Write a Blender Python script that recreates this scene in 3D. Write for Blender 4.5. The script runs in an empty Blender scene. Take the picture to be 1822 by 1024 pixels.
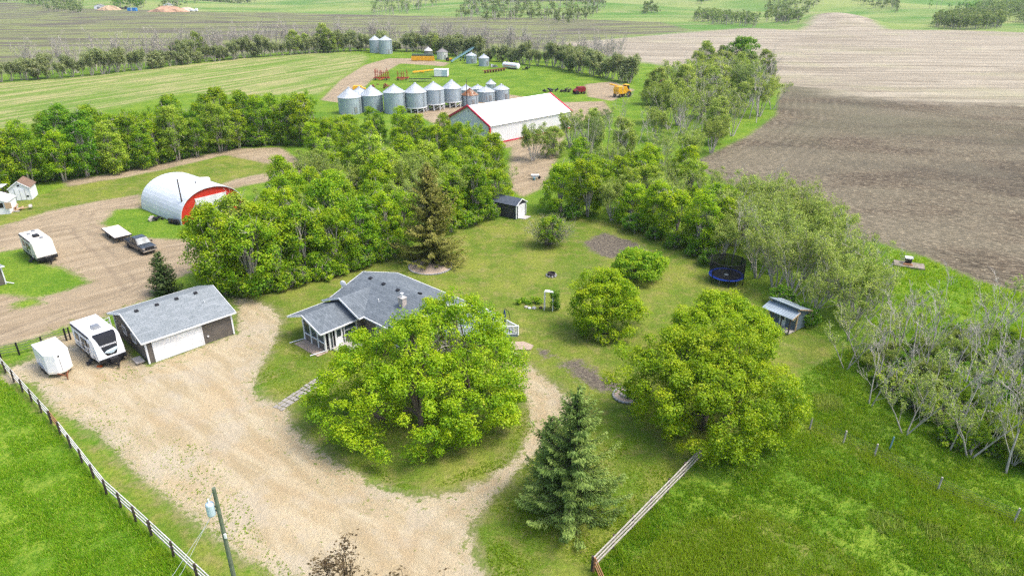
import bpy, math, random
import numpy as np
from mathutils import Vector, Matrix
rad = math.radians
scene = bpy.context.scene
COL = scene.collection
R = random.Random(11)

# ------------------------------------------------------------------ camera frame
FPX, TILT, CAMH = 1214.0, rad(24.5), 35.0
CT, ST = math.cos(TILT), math.sin(TILT)

def sstep(a, b, x):
    t = np.clip((x - a) / (b - a), 0, 1)
    return t * t * (3 - 2 * t)

MOUNDS = [(254, 575, 9.5, 34, 30), (520, 640, 4.5, 90, 40), (60, 800, 9, 150, 60), (-160, 900, 8, 170, 60), (330, 900, 12, 160, 70),
          (600, 1000, 16, 160, 80), (-520, 960, 10, 200, 80), (150, 1250, 16, 240, 90), (-250, 1350, 18, 260, 100), (450, 1400, 22, 260, 110)]
def terr(X, Y):
    X = np.asarray(X, float); Y = np.asarray(Y, float)
    r = np.hypot(X, Y)
    z = sstep(520, 1000, r) * (2.6 * np.sin(X / 140 + 1) * np.cos(Y / 170) + 2.2 * np.sin(X / 67 + Y / 110))
    for (mx, my, h, sx, sy) in MOUNDS:
        z = z + h * np.exp(-((X - mx) / sx) ** 2 - ((Y - my) / sy) ** 2)
    return z

def G(x, y, z=0.0):
    """world point where the sight line of photo pixel (x, y) meets height z (or the terrain)"""
    u = (x - 911) / FPX; v = (y - 512) / FPX
    dy = CT - v * ST; dz = -ST - v * CT
    zz = z
    for _ in range(6):
        t = (CAMH - zz) / -dz
        X, Y = u * t, dy * t
        if Y < 480: break
        zz = z + float(terr(X, Y))
    return (X, Y)

def scale_at(x, y):
    X, Y = G(x, y)
    return (Y * CT + CAMH * ST) / FPX

cam_d = bpy.data.cameras.new("camera"); cam = bpy.data.objects.new("camera", cam_d); COL.objects.link(cam)
cam_d.lens = 24.0 * 1214 / 1214.67; cam_d.sensor_width = 36; cam_d.clip_end = 9000; cam_d.clip_start = 0.5
cam.location = (0, 0, CAMH); cam.rotation_euler = (rad(90) - TILT, 0, 0)
scene.camera = cam

# ------------------------------------------------------------------ light
SUN_EL, SUN_AZ = rad(60), rad(100)      # azimuth measured from +Y towards +X
w = bpy.data.worlds.new("World"); scene.world = w; w.use_nodes = True
wt = w.node_tree; bg = wt.nodes["Background"]
sky = wt.nodes.new("ShaderNodeTexSky"); sky.sky_type = 'NISHITA'; sky.sun_disc = False
sky.sun_elevation = SUN_EL; sky.sun_rotation = SUN_AZ; sky.air_density = 1.0; sky.dust_density = 4.0; sky.ozone_density = 1.0
wt.links.new(sky.outputs[0], bg.inputs[0]); bg.inputs[1].default_value = 0.15
sl = bpy.data.lights.new("sun", 'SUN'); sl.energy = 1.25; sl.angle = rad(20); sl.color = (1, 0.95, 0.87)
so = bpy.data.objects.new("sun", sl); COL.objects.link(so)
sd_ = Vector((math.sin(SUN_AZ) * math.cos(SUN_EL), math.cos(SUN_AZ) * math.cos(SUN_EL), math.sin(SUN_EL)))
so.rotation_euler = sd_.to_track_quat('Z', 'Y').to_euler()
so.location = (0, 0, 60)
scene.view_settings.view_transform = 'Standard'; scene.view_settings.look = 'None'
scene.view_settings.exposure = 1.22
scene.cycles.max_bounces = 6; scene.cycles.diffuse_bounces = 3; scene.cycles.glossy_bounces = 2
scene.cycles.transmission_bounces = 3; scene.cycles.transparent_max_bounces = 6; scene.cycles.volume_bounces = 0
scene.cycles.use_denoising = False; scene.cycles.use_adaptive_sampling = False; scene.cycles.filter_width = 1.4; scene.cycles.sampling_pattern = 'BLUE_NOISE'; scene.cycles.sample_clamp_indirect = 4
scene.cycles.caustics_reflective = False; scene.cycles.caustics_refractive = False

# ------------------------------------------------------------------ material helpers
class NT:
    def __init__(s, name, rough=0.8, spec=0.2):
        s.m = bpy.data.materials.new(name); s.m.use_nodes = True; s.t = s.m.node_tree
        s.b = s.t.nodes["Principled BSDF"]; s.out = s.t.nodes["Material Output"]
        s.b.inputs["Roughness"].default_value = rough; s.b.inputs["Specular IOR Level"].default_value = spec
        s._pos = None
    def n(s, typ, **kw):
        nd = s.t.nodes.new("ShaderNode" + typ)
        for k, v in kw.items():
            k2 = k.replace("_", " ")
            if hasattr(nd, k) and not (k2 in nd.inputs): setattr(nd, k, v)
            else: s.set(nd.inputs[k2], v)
        return nd
    def set(s, inp, v):
        if isinstance(v, bpy.types.NodeSocket): s.t.links.new(v, inp)
        elif isinstance(v, (tuple, list)) and len(v) == 3 and inp.type == 'RGBA': inp.default_value = (*v, 1)
        else: inp.default_value = v
    def obj(s):
        return s.n("TexCoord").outputs["Object"]
    def pos(s):
        if s._pos is None: s._pos = s.n("NewGeometry").outputs["Position"]
        return s._pos
    def mapping(s, vec, scale=(1, 1, 1), rot=(0, 0, 0)):
        m = s.n("Mapping"); s.set(m.inputs["Vector"], vec)
        if any(rot): m.vector_type = 'TEXTURE'; scale = tuple(1 / k for k in scale)
        m.inputs["Scale"].default_value = scale; m.inputs["Rotation"].default_value = rot
        return m.outputs[0]
    def noise(s, scale, detail=3, rough=0.55, vec=None, dist=0.0):
        nd = s.n("TexNoise"); s.set(nd.inputs["Vector"], vec if vec is not None else s.pos())
        nd.inputs["Scale"].default_value = scale; nd.inputs["Detail"].default_value = detail; nd.inputs["Roughness"].default_value = rough
        nd.inputs["Distortion"].default_value = dist
        return nd.outputs["Fac"]
    def math(s, op, a, b=0.0, c=0.0):
        nd = s.n("Math"); nd.operation = op
        s.set(nd.inputs[0], a); s.set(nd.inputs[1], b); s.set(nd.inputs[2], c)
        return nd.outputs[0]
    def ramp(s, x, a, b, lo=0.0, hi=1.0):
        nd = s.n("MapRange"); nd.interpolation_type = 'SMOOTHSTEP'
        s.set(nd.inputs[0], x); s.set(nd.inputs[1], a); s.set(nd.inputs[2], b); s.set(nd.inputs[3], lo); s.set(nd.inputs[4], hi)
        return nd.outputs[0]
    def mix(s, f, a, b, mode='MIX'):
        nd = s.n("Mix"); nd.data_type = 'RGBA'; nd.blend_type = mode
        s.set(nd.inputs[0], f); s.set(nd.inputs[6], a); s.set(nd.inputs[7], b)
        return nd.outputs[2]
    def attr(s, name):
        nd = s.n("Attribute"); nd.attribute_name = name
        return nd.outputs["Fac"]
    def bump(s, h, strength=0.5, dist=0.02):
        nd = s.n("Bump"); nd.inputs["Strength"].default_value = strength; nd.inputs["Distance"].default_value = dist
        s.set(nd.inputs["Height"], h); s.t.links.new(nd.outputs[0], s.b.inputs["Normal"])
    def color(s, c): s.set(s.b.inputs["Base Color"], c); return s

def mul(c, k): return tuple(v * k for v in c)
MATS = {}
def plain(name, col, rough=0.7, metal=0.0, var=0.18, scale=2.0, bump=0.0, spec=0.25):
    """a painted, weathered or bare surface: colour broken up by grime at two sizes"""
    if name in MATS: return MATS[name]
    N = NT(name, rough, spec); o = N.obj()
    f = N.math('ADD', N.math('MULTIPLY', N.noise(scale, 4, 0.6, o), 0.6), N.math('MULTIPLY', N.noise(scale * 7, 3, 0.6, o), 0.4))
    N.color(N.mix(N.ramp(f, 0.3, 0.7), mul(col, 1 - var), mul(col, 1 + var)))
    N.set(N.b.inputs["Roughness"], N.ramp(f, 0.3, 0.7, rough - 0.08, min(1, rough + 0.08)))
    N.b.inputs["Metallic"].default_value = metal
    if bump: N.bump(N.noise(scale * 12, 3, 0.6, o), bump, 0.02)
    MATS[name] = N.m
    return N.m

def lap_siding(name, col, pitch=0.13, vertical=False):
    N = NT(name, 0.6, 0.3); o = N.obj(); sep = N.n("SeparateXYZ"); N.set(sep.inputs[0], o)
    h = N.math('ADD', sep.outputs[0], sep.outputs[1]) if vertical else sep.outputs[2]
    f = N.math('FRACT', N.math('DIVIDE', h, pitch))
    g = N.ramp(f, 0.0, 0.16)
    dirt = N.noise(0.9, 4, 0.6, o)
    c = N.mix(N.ramp(dirt, 0.35, 0.7), mul(col, 0.86), mul(col, 1.12))
    N.color(N.mix(g, mul(col, 0.6), c)); N.bump(f, 0.6, 0.02)
    MATS[name] = N.m; return N.m

def shingle(name, c1, c2, sc=1.0):
    N = NT(name, 0.9, 0.15); o = N.obj()
    b = N.n("TexBrick"); N.set(b.inputs["Vector"], o)
    b.inputs["Scale"].default_value = 1.0; b.inputs["Brick Width"].default_value = 0.42 * sc; b.inputs["Row Height"].default_value = 0.2 * sc
    b.inputs["Mortar Size"].default_value = 0.012; b.inputs["Bias"].default_value = 0.0
    N.set(b.inputs["Color1"], c1); N.set(b.inputs["Color2"], c2); N.set(b.inputs["Mortar"], mul(c1, 0.55))
    k = N.noise(0.55, 5, 0.65, o); f = N.noise(14, 2, 0.7, o)
    c = N.mix(N.ramp(k, 0.35, 0.7), mul(c1, 0.75), b.outputs["Color"])
    c = N.mix(N.ramp(f, 0.4, 0.62), c, mul(c2, 1.25))
    c = N.mix(0.55, b.outputs["Color"], c)
    N.color(c); N.bump(b.outputs["Fac"], 0.5, 0.015)
    MATS[name] = N.m; return N.m

def corrugated(name, col, pitch=0.1, axis='Z', metal=0.3, rough=0.45, rust=0.0, rustcol=(0.22, 0.09, 0.035), streak=1.0):
    N = NT(name, rough, 0.4); o = N.obj(); sep = N.n("SeparateXYZ"); N.set(sep.inputs[0], o)
    h = sep.outputs["XYZ".index(axis)]
    s = N.math('SINE', N.math('MULTIPLY', h, 6.283 / pitch))
    st = N.noise(1.6, 4, 0.65, N.mapping(o, (1.6, 1.6, 0.12) if axis == 'Z' else (0.3, 1.5, 0.3)))
    c = N.mix(N.ramp(st, 0.3, 0.72), mul(col, 1 - .26 * streak), mul(col, 1 + .18 * streak))
    c = N.mix(N.ramp(s, -1, 1, 0.0, 0.25), c, mul(col, 0.6))
    if rust: c = N.mix(N.ramp(N.noise(0.8, 5, 0.7, N.mapping(o, (1.5, 1.5, 0.5))), 0.62 - rust * 0.3, 0.75 - rust * 0.3), c, rustcol)
    N.color(c); N.b.inputs["Metallic"].default_value = metal; N.bump(s, 0.5, 0.02)
    MATS[name] = N.m; return N.m

def glass(name, col=(0.03, 0.045, 0.05)):
    N = NT(name, 0.08, 0.6); o = N.obj()
    N.color(N.mix(N.ramp(N.noise(1.3, 3, 0.5, o), 0.35, 0.7), mul(col, 0.6), mul(col, 1.8)))
    MATS[name] = N.m; return N.m

# ------------------------------------------------------------------ mesh helpers
class MB:
    def __init__(s): s.v = []; s.f = []
    def add(s, vs, fs):
        o = len(s.v); s.v += [tuple(p) for p in vs]; s.f += [tuple(o + i for i in f) for f in fs]; return s
    def box(s, c, d, rz=0.0, ry=0.0, rx=0.0, taper=1.0):
        M_ = Matrix.Rotation(rz, 3, 'Z') @ Matrix.Rotation(ry, 3, 'Y') @ Matrix.Rotation(rx, 3, 'X')
        P = []
        for z in (-.5, .5):
            k = taper if z > 0 else 1.0
            for x, y in ((-.5, -.5), (.5, -.5), (.5, .5), (-.5, .5)):
                P.append(Vector(c) + M_ @ Vector((x * d[0] * k, y * d[1] * k, z * d[2])))
        return s.add(P, [(3, 2, 1, 0), (4, 5, 6, 7), (0, 1, 5, 4), (1, 2, 6, 5), (2, 3, 7, 6), (3, 0, 4, 7)])
    def bar(s, a, b, wd, ht=None):
        """straight bar of rectangular section between two points"""
        a, b = Vector(a), Vector(b); d = b - a; L = d.length
        if L < 1e-6: return s
        q = d.to_track_quat('X', 'Z').to_matrix(); ht = ht or wd; c = (a + b) / 2
        P = [c + q @ Vector((x * L, y * wd, z * ht)) for z in (-.5, .5) for x, y in ((-.5, -.5), (.5, -.5), (.5, .5), (-.5, .5))]
        return s.add(P, [(3, 2, 1, 0), (4, 5, 6, 7), (0, 1, 5, 4), (1, 2, 6, 5), (2, 3, 7, 6), (3, 0, 4, 7)])
    def prism(s, poly, axis_from, axis_to, frame='xz'):
        """closed polygon (2-D) extruded: frame xz -> along y, yz -> along x, xy -> along z"""
        def pt(p, t): return {'xz': (p[0], t, p[1]), 'yz': (t, p[0], p[1]), 'xy': (p[0], p[1], t)}[frame]
        n = len(poly)
        P = [pt(p, axis_from) for p in poly] + [pt(p, axis_to) for p in poly]
        return s.add(P, [tuple(range(n))[::-1], tuple(range(n, 2 * n))] + [(i, (i + 1) % n, n + (i + 1) % n, n + i) for i in range(n)])
    def tube(s, pts, rads, n=6, cap=True):
        pts = [Vector(p) for p in pts]; m = len(pts)
        if not hasattr(rads, '__len__'): rads = [rads] * m
        P = []
        for i, p in enumerate(pts):
            d = (pts[min(i + 1, m - 1)] - pts[max(i - 1, 0)])
            if d.length < 1e-6: d = Vector((0, 0, 1))
            q = d.to_track_quat('Z', 'Y').to_matrix()
            for k in range(n):
                a = 2 * math.pi * k / n
                P.append(p + q @ Vector((math.cos(a) * rads[i], math.sin(a) * rads[i], 0)))
        F = [(i * n + k, i * n + (k + 1) % n, (i + 1) * n + (k + 1) % n, (i + 1) * n + k) for i in range(m - 1) for k in range(n)]
        if cap: F += [tuple(range(n))[::-1], tuple(range((m - 1) * n, m * n))]
        return s.add(P, F)
    def lathe(s, prof, n=20, c=(0, 0, 0), axis='Z', sy=1.0, ring=False):
        P = []
        for r, z in prof:
            for k in range(n):
                a = 2 * math.pi * k / n; x, y = math.cos(a) * r, math.sin(a) * r * sy
                P.append((c[0] + x, c[1] + y, c[2] + z) if axis == 'Z' else ((c[0] + z, c[1] + x, c[2] + y) if axis == 'X' else (c[0] + x, c[1] + z, c[2] + y)))
        m = len(prof)
        F = [(i * n + k, i * n + (k + 1) % n, (i + 1) * n + (k + 1) % n, (i + 1) * n + k) for i in range(m - 1) for k in range(n)]
        if ring: F += [((m - 1) * n + k, (m - 1) * n + (k + 1) % n, (k + 1) % n, k) for k in range(n)]
        else: F += [tuple(range(n))[::-1], tuple(range((m - 1) * n, m * n))]
        return s.add(P, F)
    def slab(s, quad, th):
        """a sheet of thickness th hung under four points"""
        q = [Vector(p) for p in quad]; nrm = (q[1] - q[0]).cross(q[3] - q[0]).normalized()
        if nrm.z < 0: nrm = -nrm
        P = q + [p - nrm * th for p in q]
        return s.add(P, [(0, 1, 2, 3), (7, 6, 5, 4), (0, 4, 5, 1), (1, 5, 6, 2), (2, 6, 7, 3), (3, 7, 4, 0)])
    def build(s, name, mat, parent=None, smooth=False, bevel=0.0):
        me = bpy.data.meshes.new(name); me.from_pydata(s.v, [], s.f); me.update()
        import bmesh
        bm = bmesh.new(); bm.from_mesh(me); bmesh.ops.recalc_face_normals(bm, faces=bm.faces)
        if bevel: bmesh.ops.bevel(bm, geom=[e for e in bm.edges if len(e.link_faces) == 2 and e.calc_face_angle(0) > 0.6], offset=bevel, segments=2, affect='EDGES', clamp_overlap=True)
        bm.to_mesh(me); bm.free()
        if smooth:
            me.polygons.foreach_set("use_smooth", [True] * len(me.polygons))
        o = bpy.data.objects.new(name, me); COL.objects.link(o)
        me.materials.append(mat)
        if parent is not None: o.parent = parent
        return o

def thing(name, label, cat, loc=(0, 0, 0), rz=0.0, group=None):
    o = bpy.data.objects.new(name, None); COL.objects.link(o); o.empty_display_size = 0.3
    loc = tuple(loc) + (0,) * (3 - len(loc))
    o.location = loc; o.rotation_euler = (0, 0, rz); o["label"] = label; o["category"] = cat
    if group: o["group"] = group
    return o
def tag(o, label=None, cat=None, group=None, kind=None):
    if label: o["label"] = label
    if cat: o["category"] = cat
    if group: o["group"] = group
    if kind: o["kind"] = kind
    return o
def dup(root, loc, rz=0.0, sc=1.0, label=None, group=None, mats=None):
    r = root.copy(); COL.objects.link(r); r.location = tuple(loc) + (0,) * (3 - len(loc)); r.rotation_euler = (0, 0, rz)
    r.scale = (sc, sc, sc) if not hasattr(sc, '__len__') else sc
    if label: r["label"] = label
    if group: r["group"] = group
    for ch in list(root.children):
        c = ch.copy(); COL.objects.link(c); c.parent = r
        for g in ch.children:
            d = g.copy(); COL.objects.link(d); d.parent = c
        if mats and ch.name.split('.')[0] in mats:
            c.material_slots[0].link = 'OBJECT'; c.material_slots[0].material = mats[ch.name.split('.')[0]]
    return r
ORD = "first second third fourth fifth sixth seventh eighth ninth tenth eleventh twelfth thirteenth fourteenth fifteenth sixteenth seventeenth eighteenth nineteenth twentieth twenty-first twenty-second twenty-third twenty-fourth".split()
# ------------------------------------------------------------------ zones of the ground, traced on the photograph and laid out in metres
def PP(*xy):
    P = []
    for x, y in xy:
        u = (x - 911) / FPX; v = (y - 512) / FPX; t = CAMH / (ST + v * CT); P.append((u * t, (CT - v * ST) * t))
    return np.array(P)
GRAVEL = [PP((-40, 700), (28, 650), (62, 640), (78, 600), (110, 596), (150, 585), (196, 585), (235, 640), (268, 650), (424, 592), (424, 545), (415, 528), (450, 533), (480, 545), (500, 570), (492, 600),
             (472, 635), (455, 665), (450, 692), (460, 708), (490, 718), (512, 728), (512, 750), (548, 787), (612, 832), (680, 868), (740, 886), (800, 878), (868, 852), (925, 808), (946, 760),
             (938, 715), (930, 690), (905, 655), (915, 632), (950, 658), (990, 688), (1016, 715), (1012, 742), (976, 790), (922, 835), (872, 885), (842, 925), (836, 960), (860, 1024), (900, 1120),
             (520, 1120), (505, 1030), (430, 985), (385, 950), (338, 915), (285, 872), (240, 838), (205, 795), (160, 760), (110, 735), (85, 715), (62, 680), (40, 676))]
DIRT = [PP((-160, 430), (0, 402), (90, 374), (160, 360), (250, 345), (258, 370), (206, 373), (186, 396), (228, 420), (300, 425), (345, 425), (364, 445), (362, 478), (300, 500), (270, 530), (190, 562), (120, 580), (60, 602), (0, 617), (-120, 660)),
        PP((110, 322), (200, 308), (300, 288), (420, 264), (500, 262), (540, 290), (530, 300), (470, 290), (400, 276), (300, 300), (210, 318), (120, 332)),
        PP((370, 335), (420, 318), (470, 308), (530, 294), (545, 306), (480, 322), (430, 332), (380, 345)),
        PP((570, 178), (606, 142), (648, 116), (690, 104), (735, 104), (800, 112), (790, 118), (712, 113), (690, 126), (662, 142), (642, 162), (610, 184)),
        PP((735, 200), (790, 188), (840, 182), (905, 168), (1000, 182), (1075, 180), (1090, 200), (1010, 225), (1000, 260), (985, 300), (965, 335), (930, 350), (905, 335), (905, 300), (910, 262), (880, 265), (780, 225)),
        PP((1040, 150), (1090, 145), (1130, 160), (1090, 180), (1045, 172))]
DIRT_NOT = [PP((-60, 452), (0, 448), (45, 442), (80, 470), (115, 478), (160, 502), (112, 518), (62, 530), (0, 522), (-60, 540)),
            PP((180, 398), (205, 378), (250, 372), (318, 402), (345, 408), (350, 420), (290, 424), (225, 416)),
            PP((20, 540), (60, 528), (75, 540), (30, 548))]
SOIL = [PP((1036, 432), (1076, 414), (1130, 432), (1152, 446), (1116, 458), (1070, 456)), PP((998, 648), (1030, 642), (1062, 664), (1102, 682), (1096, 698), (1068, 697), (1040, 680)),
        PP((958, 622), (975, 627), (983, 636), (968, 634))]
TILL = [PP((1396, 152), (1500, 160), (1600, 170), (1700, 176), (1822, 176), (2300, 180), (2500, 640), (2000, 600), (1822, 522), (1740, 500), (1640, 455), (1560, 432), (1500, 420), (1440, 398), (1380, 362), (1310, 335), (1246, 302), (1240, 285), (1330, 242), (1380, 205), (1384, 175))]
STUB = [PP((970, 78), (1100, 68), (1230, 57), (1330, 50), (1420, 54), (1450, 45), (1490, 40), (1540, 45), (1580, 54), (1700, 54), (1822, 58), (2400, 62), (2500, 205), (1822, 198), (1600, 190), (1410, 172), (1390, 150), (1340, 135), (1150, 112))]
HAY = [PP((-900, 215), (-300, 160), (0, 148), (120, 138), (230, 127), (440, 103), (560, 92), (640, 94), (655, 103), (640, 118), (604, 142), (570, 168), (420, 170), (330, 165), (210, 190), (60, 220), (0, 232), (-200, 270), (-900, 360))]
FAR = [PP((-900, 190), (-300, 148), (0, 132), (440, 97), (620, 84), (900, 96), (1000, 92), (985, 80), (1100, 66), (1230, 55), (1180, 40), (1000, 33), (700, 27), (500, 22), (380, 24), (200, 20), (0, 12), (-600, 12))]
LAWN = [PP((-60, 660), (0, 655), (60, 720), (150, 800), (240, 905), (350, 1024), (400, 1080), (520, 1100), (500, 1024), (440, 1010), (290, 890), (170, 790), (90, 745), (40, 690), (0, 640)),
        PP((415, 530), (480, 505), (560, 492), (620, 478), (690, 462), (720, 440), (830, 402), (885, 390), (960, 380), (1035, 386), (1100, 398), (1160, 416), (1215, 440), (1262, 480), (1330, 505), (1392, 545),
           (1440, 592), (1505, 617), (1400, 682), (1340, 740), (1262, 800), (1216, 842), (1056, 1005), (1080, 1050), (880, 1110), (800, 900), (600, 830), (480, 720), (430, 620), (440, 560)),
        PP((1420, 742), (1560, 800), (1680, 858), (1822, 922), (1960, 980), (1960, 1010), (1822, 950), (1670, 884), (1540, 820), (1440, 772)), PP((1075, 1040), (1200, 935), (1350, 905), (1480, 965), (1580, 1060), (1400, 1120), (1100, 1120)),
        PP((0, 355), (60, 350), (120, 330), (300, 300), (420, 276), (560, 292), (380, 345), (250, 348), (160, 362), (0, 402), (-100, 420), (-100, 370))]

def signed(polys, X, Y, cap=60.0):
    """metres inside (+) or outside (-) the nearest of the outlines"""
    best = np.full(X.shape, -cap)
    for p in polys:
        lo, hi = p.min(0) - cap, p.max(0) + cap
        m = (X > lo[0]) & (X < hi[0]) & (Y > lo[1]) & (Y < hi[1])
        if not m.any(): continue
        x, y = X[m], Y[m]; d2 = np.full(x.shape, 1e12); ins = np.zeros(x.shape, bool)
        for i in range(len(p)):
            ax, ay = p[i]; bx, by = p[(i + 1) % len(p)]
            ex, ey = bx - ax, by - ay; L2 = ex * ex + ey * ey + 1e-9
            t = np.clip(((x - ax) * ex + (y - ay) * ey) / L2, 0, 1)
            d2 = np.minimum(d2, (x - ax - t * ex) ** 2 + (y - ay - t * ey) ** 2)
            c = (ay > y) != (by > y)
            xi = ax + (y - ay) / (ey if abs(ey) > 1e-9 else 1e-9) * ex
            ins ^= c & (x < xi)
        s = np.sqrt(d2); s = np.where(ins, s, -s)
        best[m] = np.maximum(best[m], np.clip(s, -cap, cap))
    return best

ZONES = dict(gravel=GRAVEL, dirt=DIRT, soil=SOIL, till=TILL, stub=STUB, hay=HAY, far=FAR, lawn=LAWN)
def zone_values(X, Y):
    Z = {k: signed(v, X, Y) for k, v in ZONES.items()}
    Z['lane'] = lane_distance(X, Y)
    Z['dirt'] = np.minimum(Z['dirt'], -signed(DIRT_NOT, X, Y))
    return Z

LANES = [PP((690, 1110), (700, 985), (640, 905), (545, 830), (465, 765), (420, 700), (370, 655), (320, 640)), PP((720, 1110), (760, 960), (860, 890), (945, 825), (985, 765), (980, 715), (945, 672)),
         PP((640, 905), (480, 840), (330, 760), (200, 690), (120, 660)), PP((-80, 640), (0, 600), (120, 555), (220, 520), (300, 478), (370, 448)), PP((230, 505), (190, 455), (140, 410), (160, 372), (250, 352)), PP((-60, 440), (60, 415), (140, 400), (260, 440), (350, 430)), PP((570, 185), (640, 140), (715, 108))]
def lane_distance(X, Y):
    d2 = np.full(X.shape, 1e4)
    for p in LANES:
        for (ax, ay), (bx, by) in zip(p, p[1:]):
            m = (X > min(ax, bx) - 6) & (X < max(ax, bx) + 6) & (Y > min(ay, by) - 6) & (Y < max(ay, by) + 6)
            if not m.any(): continue
            x, y = X[m], Y[m]; ex, ey = bx - ax, by - ay; t = np.clip(((x - ax) * ex + (y - ay) * ey) / (ex * ex + ey * ey + 1e-9), 0, 1)
            d2[m] = np.minimum(d2[m], (x - ax - t * ex) ** 2 + (y - ay - t * ey) ** 2)
    return np.minimum(np.sqrt(d2), 50)

def hash2(X, Y, s):
    return (np.sin(X * 12.9898 / s + Y * 78.233 / s) * 43758.5453) % 1.0

def build_ground():
    radii = [0.0]
    r = 9.0
    while r < 4200:
        radii.append(r); r *= (1.0072 if 24 < r < 1300 else 1.05)
    radii = np.array(radii)
    dense = np.arange(-54, 54.01, 0.22); rest = np.arange(58, 306, 6.0)
    ang = np.radians(np.concatenate([dense, rest])); na = len(ang); nr = len(radii)
    Rr, Aa = np.meshgrid(radii, ang, indexing='ij')
    X = (Rr * np.sin(Aa)).ravel(); Y = (Rr * np.cos(Aa)).ravel()
    Zt = terr(X, Y)
    # gentle unevenness of mown and unmown ground
    Zt = Zt + 0.05 * np.sin(X * 0.9 + 1.3 * np.sin(Y * 0.35)) * np.sin(Y * 0.8) * (np.hypot(X, Y) < 400)
    zv = zone_values(X, Y)
    i, k = np.meshgrid(np.arange(nr - 1), np.arange(na), indexing='ij')
    a = (i * na + k).ravel(); b = (i * na + (k + 1) % na).ravel(); c = a + na; d = b + na
    quads = np.stack([a, c, d, b], 1)
    cx, cy = X[quads].mean(1), Y[quads].mean(1)
    wob = (np.sin(cx * 1.7 + 2 * np.sin(cy * 1.1)) + np.sin(cy * 2.3 + 1.5 * np.sin(cx * 1.9))) * 0.22
    lab = np.zeros(len(quads), int)
    order = [('lawn', 1), ('far', 2), ('hay', 3), ('stub', 4), ('till', 5), ('dirt', 6), ('soil', 7), ('gravel', 8)]
    for nm, idx in order:
        lab[(zv[nm][quads].mean(1) + wob) > 0] = idx
    names = {0: ('ground', 'long rough green grass around the yard'), 1: ('lawn', 'mown yellow green lawn around the house'), 2: ('distant_field', 'dull green and brown field beyond the far shelterbelt'),
             3: ('hay_field', 'pale streaky green hay field'), 4: ('stubble_field', 'pale beige stubble field'), 5: ('tilled_field', 'dark brown tilled field'),
             6: ('dirt_yard', 'bare brown dirt of the farm yard'), 7: ('garden_soil', 'dark bare garden soil'), 8: ('driveway', 'pale sandy gravel driveway')}
    for idx, (nm, lb) in names.items():
        q = quads[lab == idx]
        if not len(q): continue
        used, inv = np.unique(q, return_inverse=True); inv = inv.reshape(q.shape)
        me = bpy.data.meshes.new(nm)
        me.vertices.add(len(used)); me.vertices.foreach_set("co", np.stack([X[used], Y[used], Zt[used]], 1).astype(np.float32).ravel())
        me.loops.add(inv.size); me.loops.foreach_set("vertex_index", inv.astype(np.int32).ravel())
        me.polygons.add(len(q)); me.polygons.foreach_set("loop_start", np.arange(0, inv.size, 4, dtype=np.int32)); 
        me.polygons.foreach_set("use_smooth", np.ones(len(q), bool))
        me.update(calc_edges=True)
        for zn in list(ZONES) + ['lane']:
            at = me.attributes.new(zn, 'FLOAT', 'POINT'); at.data.foreach_set("value", zv[zn][used].astype(np.float32))
        me.materials.append(GROUND_MAT)
        o = bpy.data.objects.new(nm, me); COL.objects.link(o); tag(o, lb, kind='structure')

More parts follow.
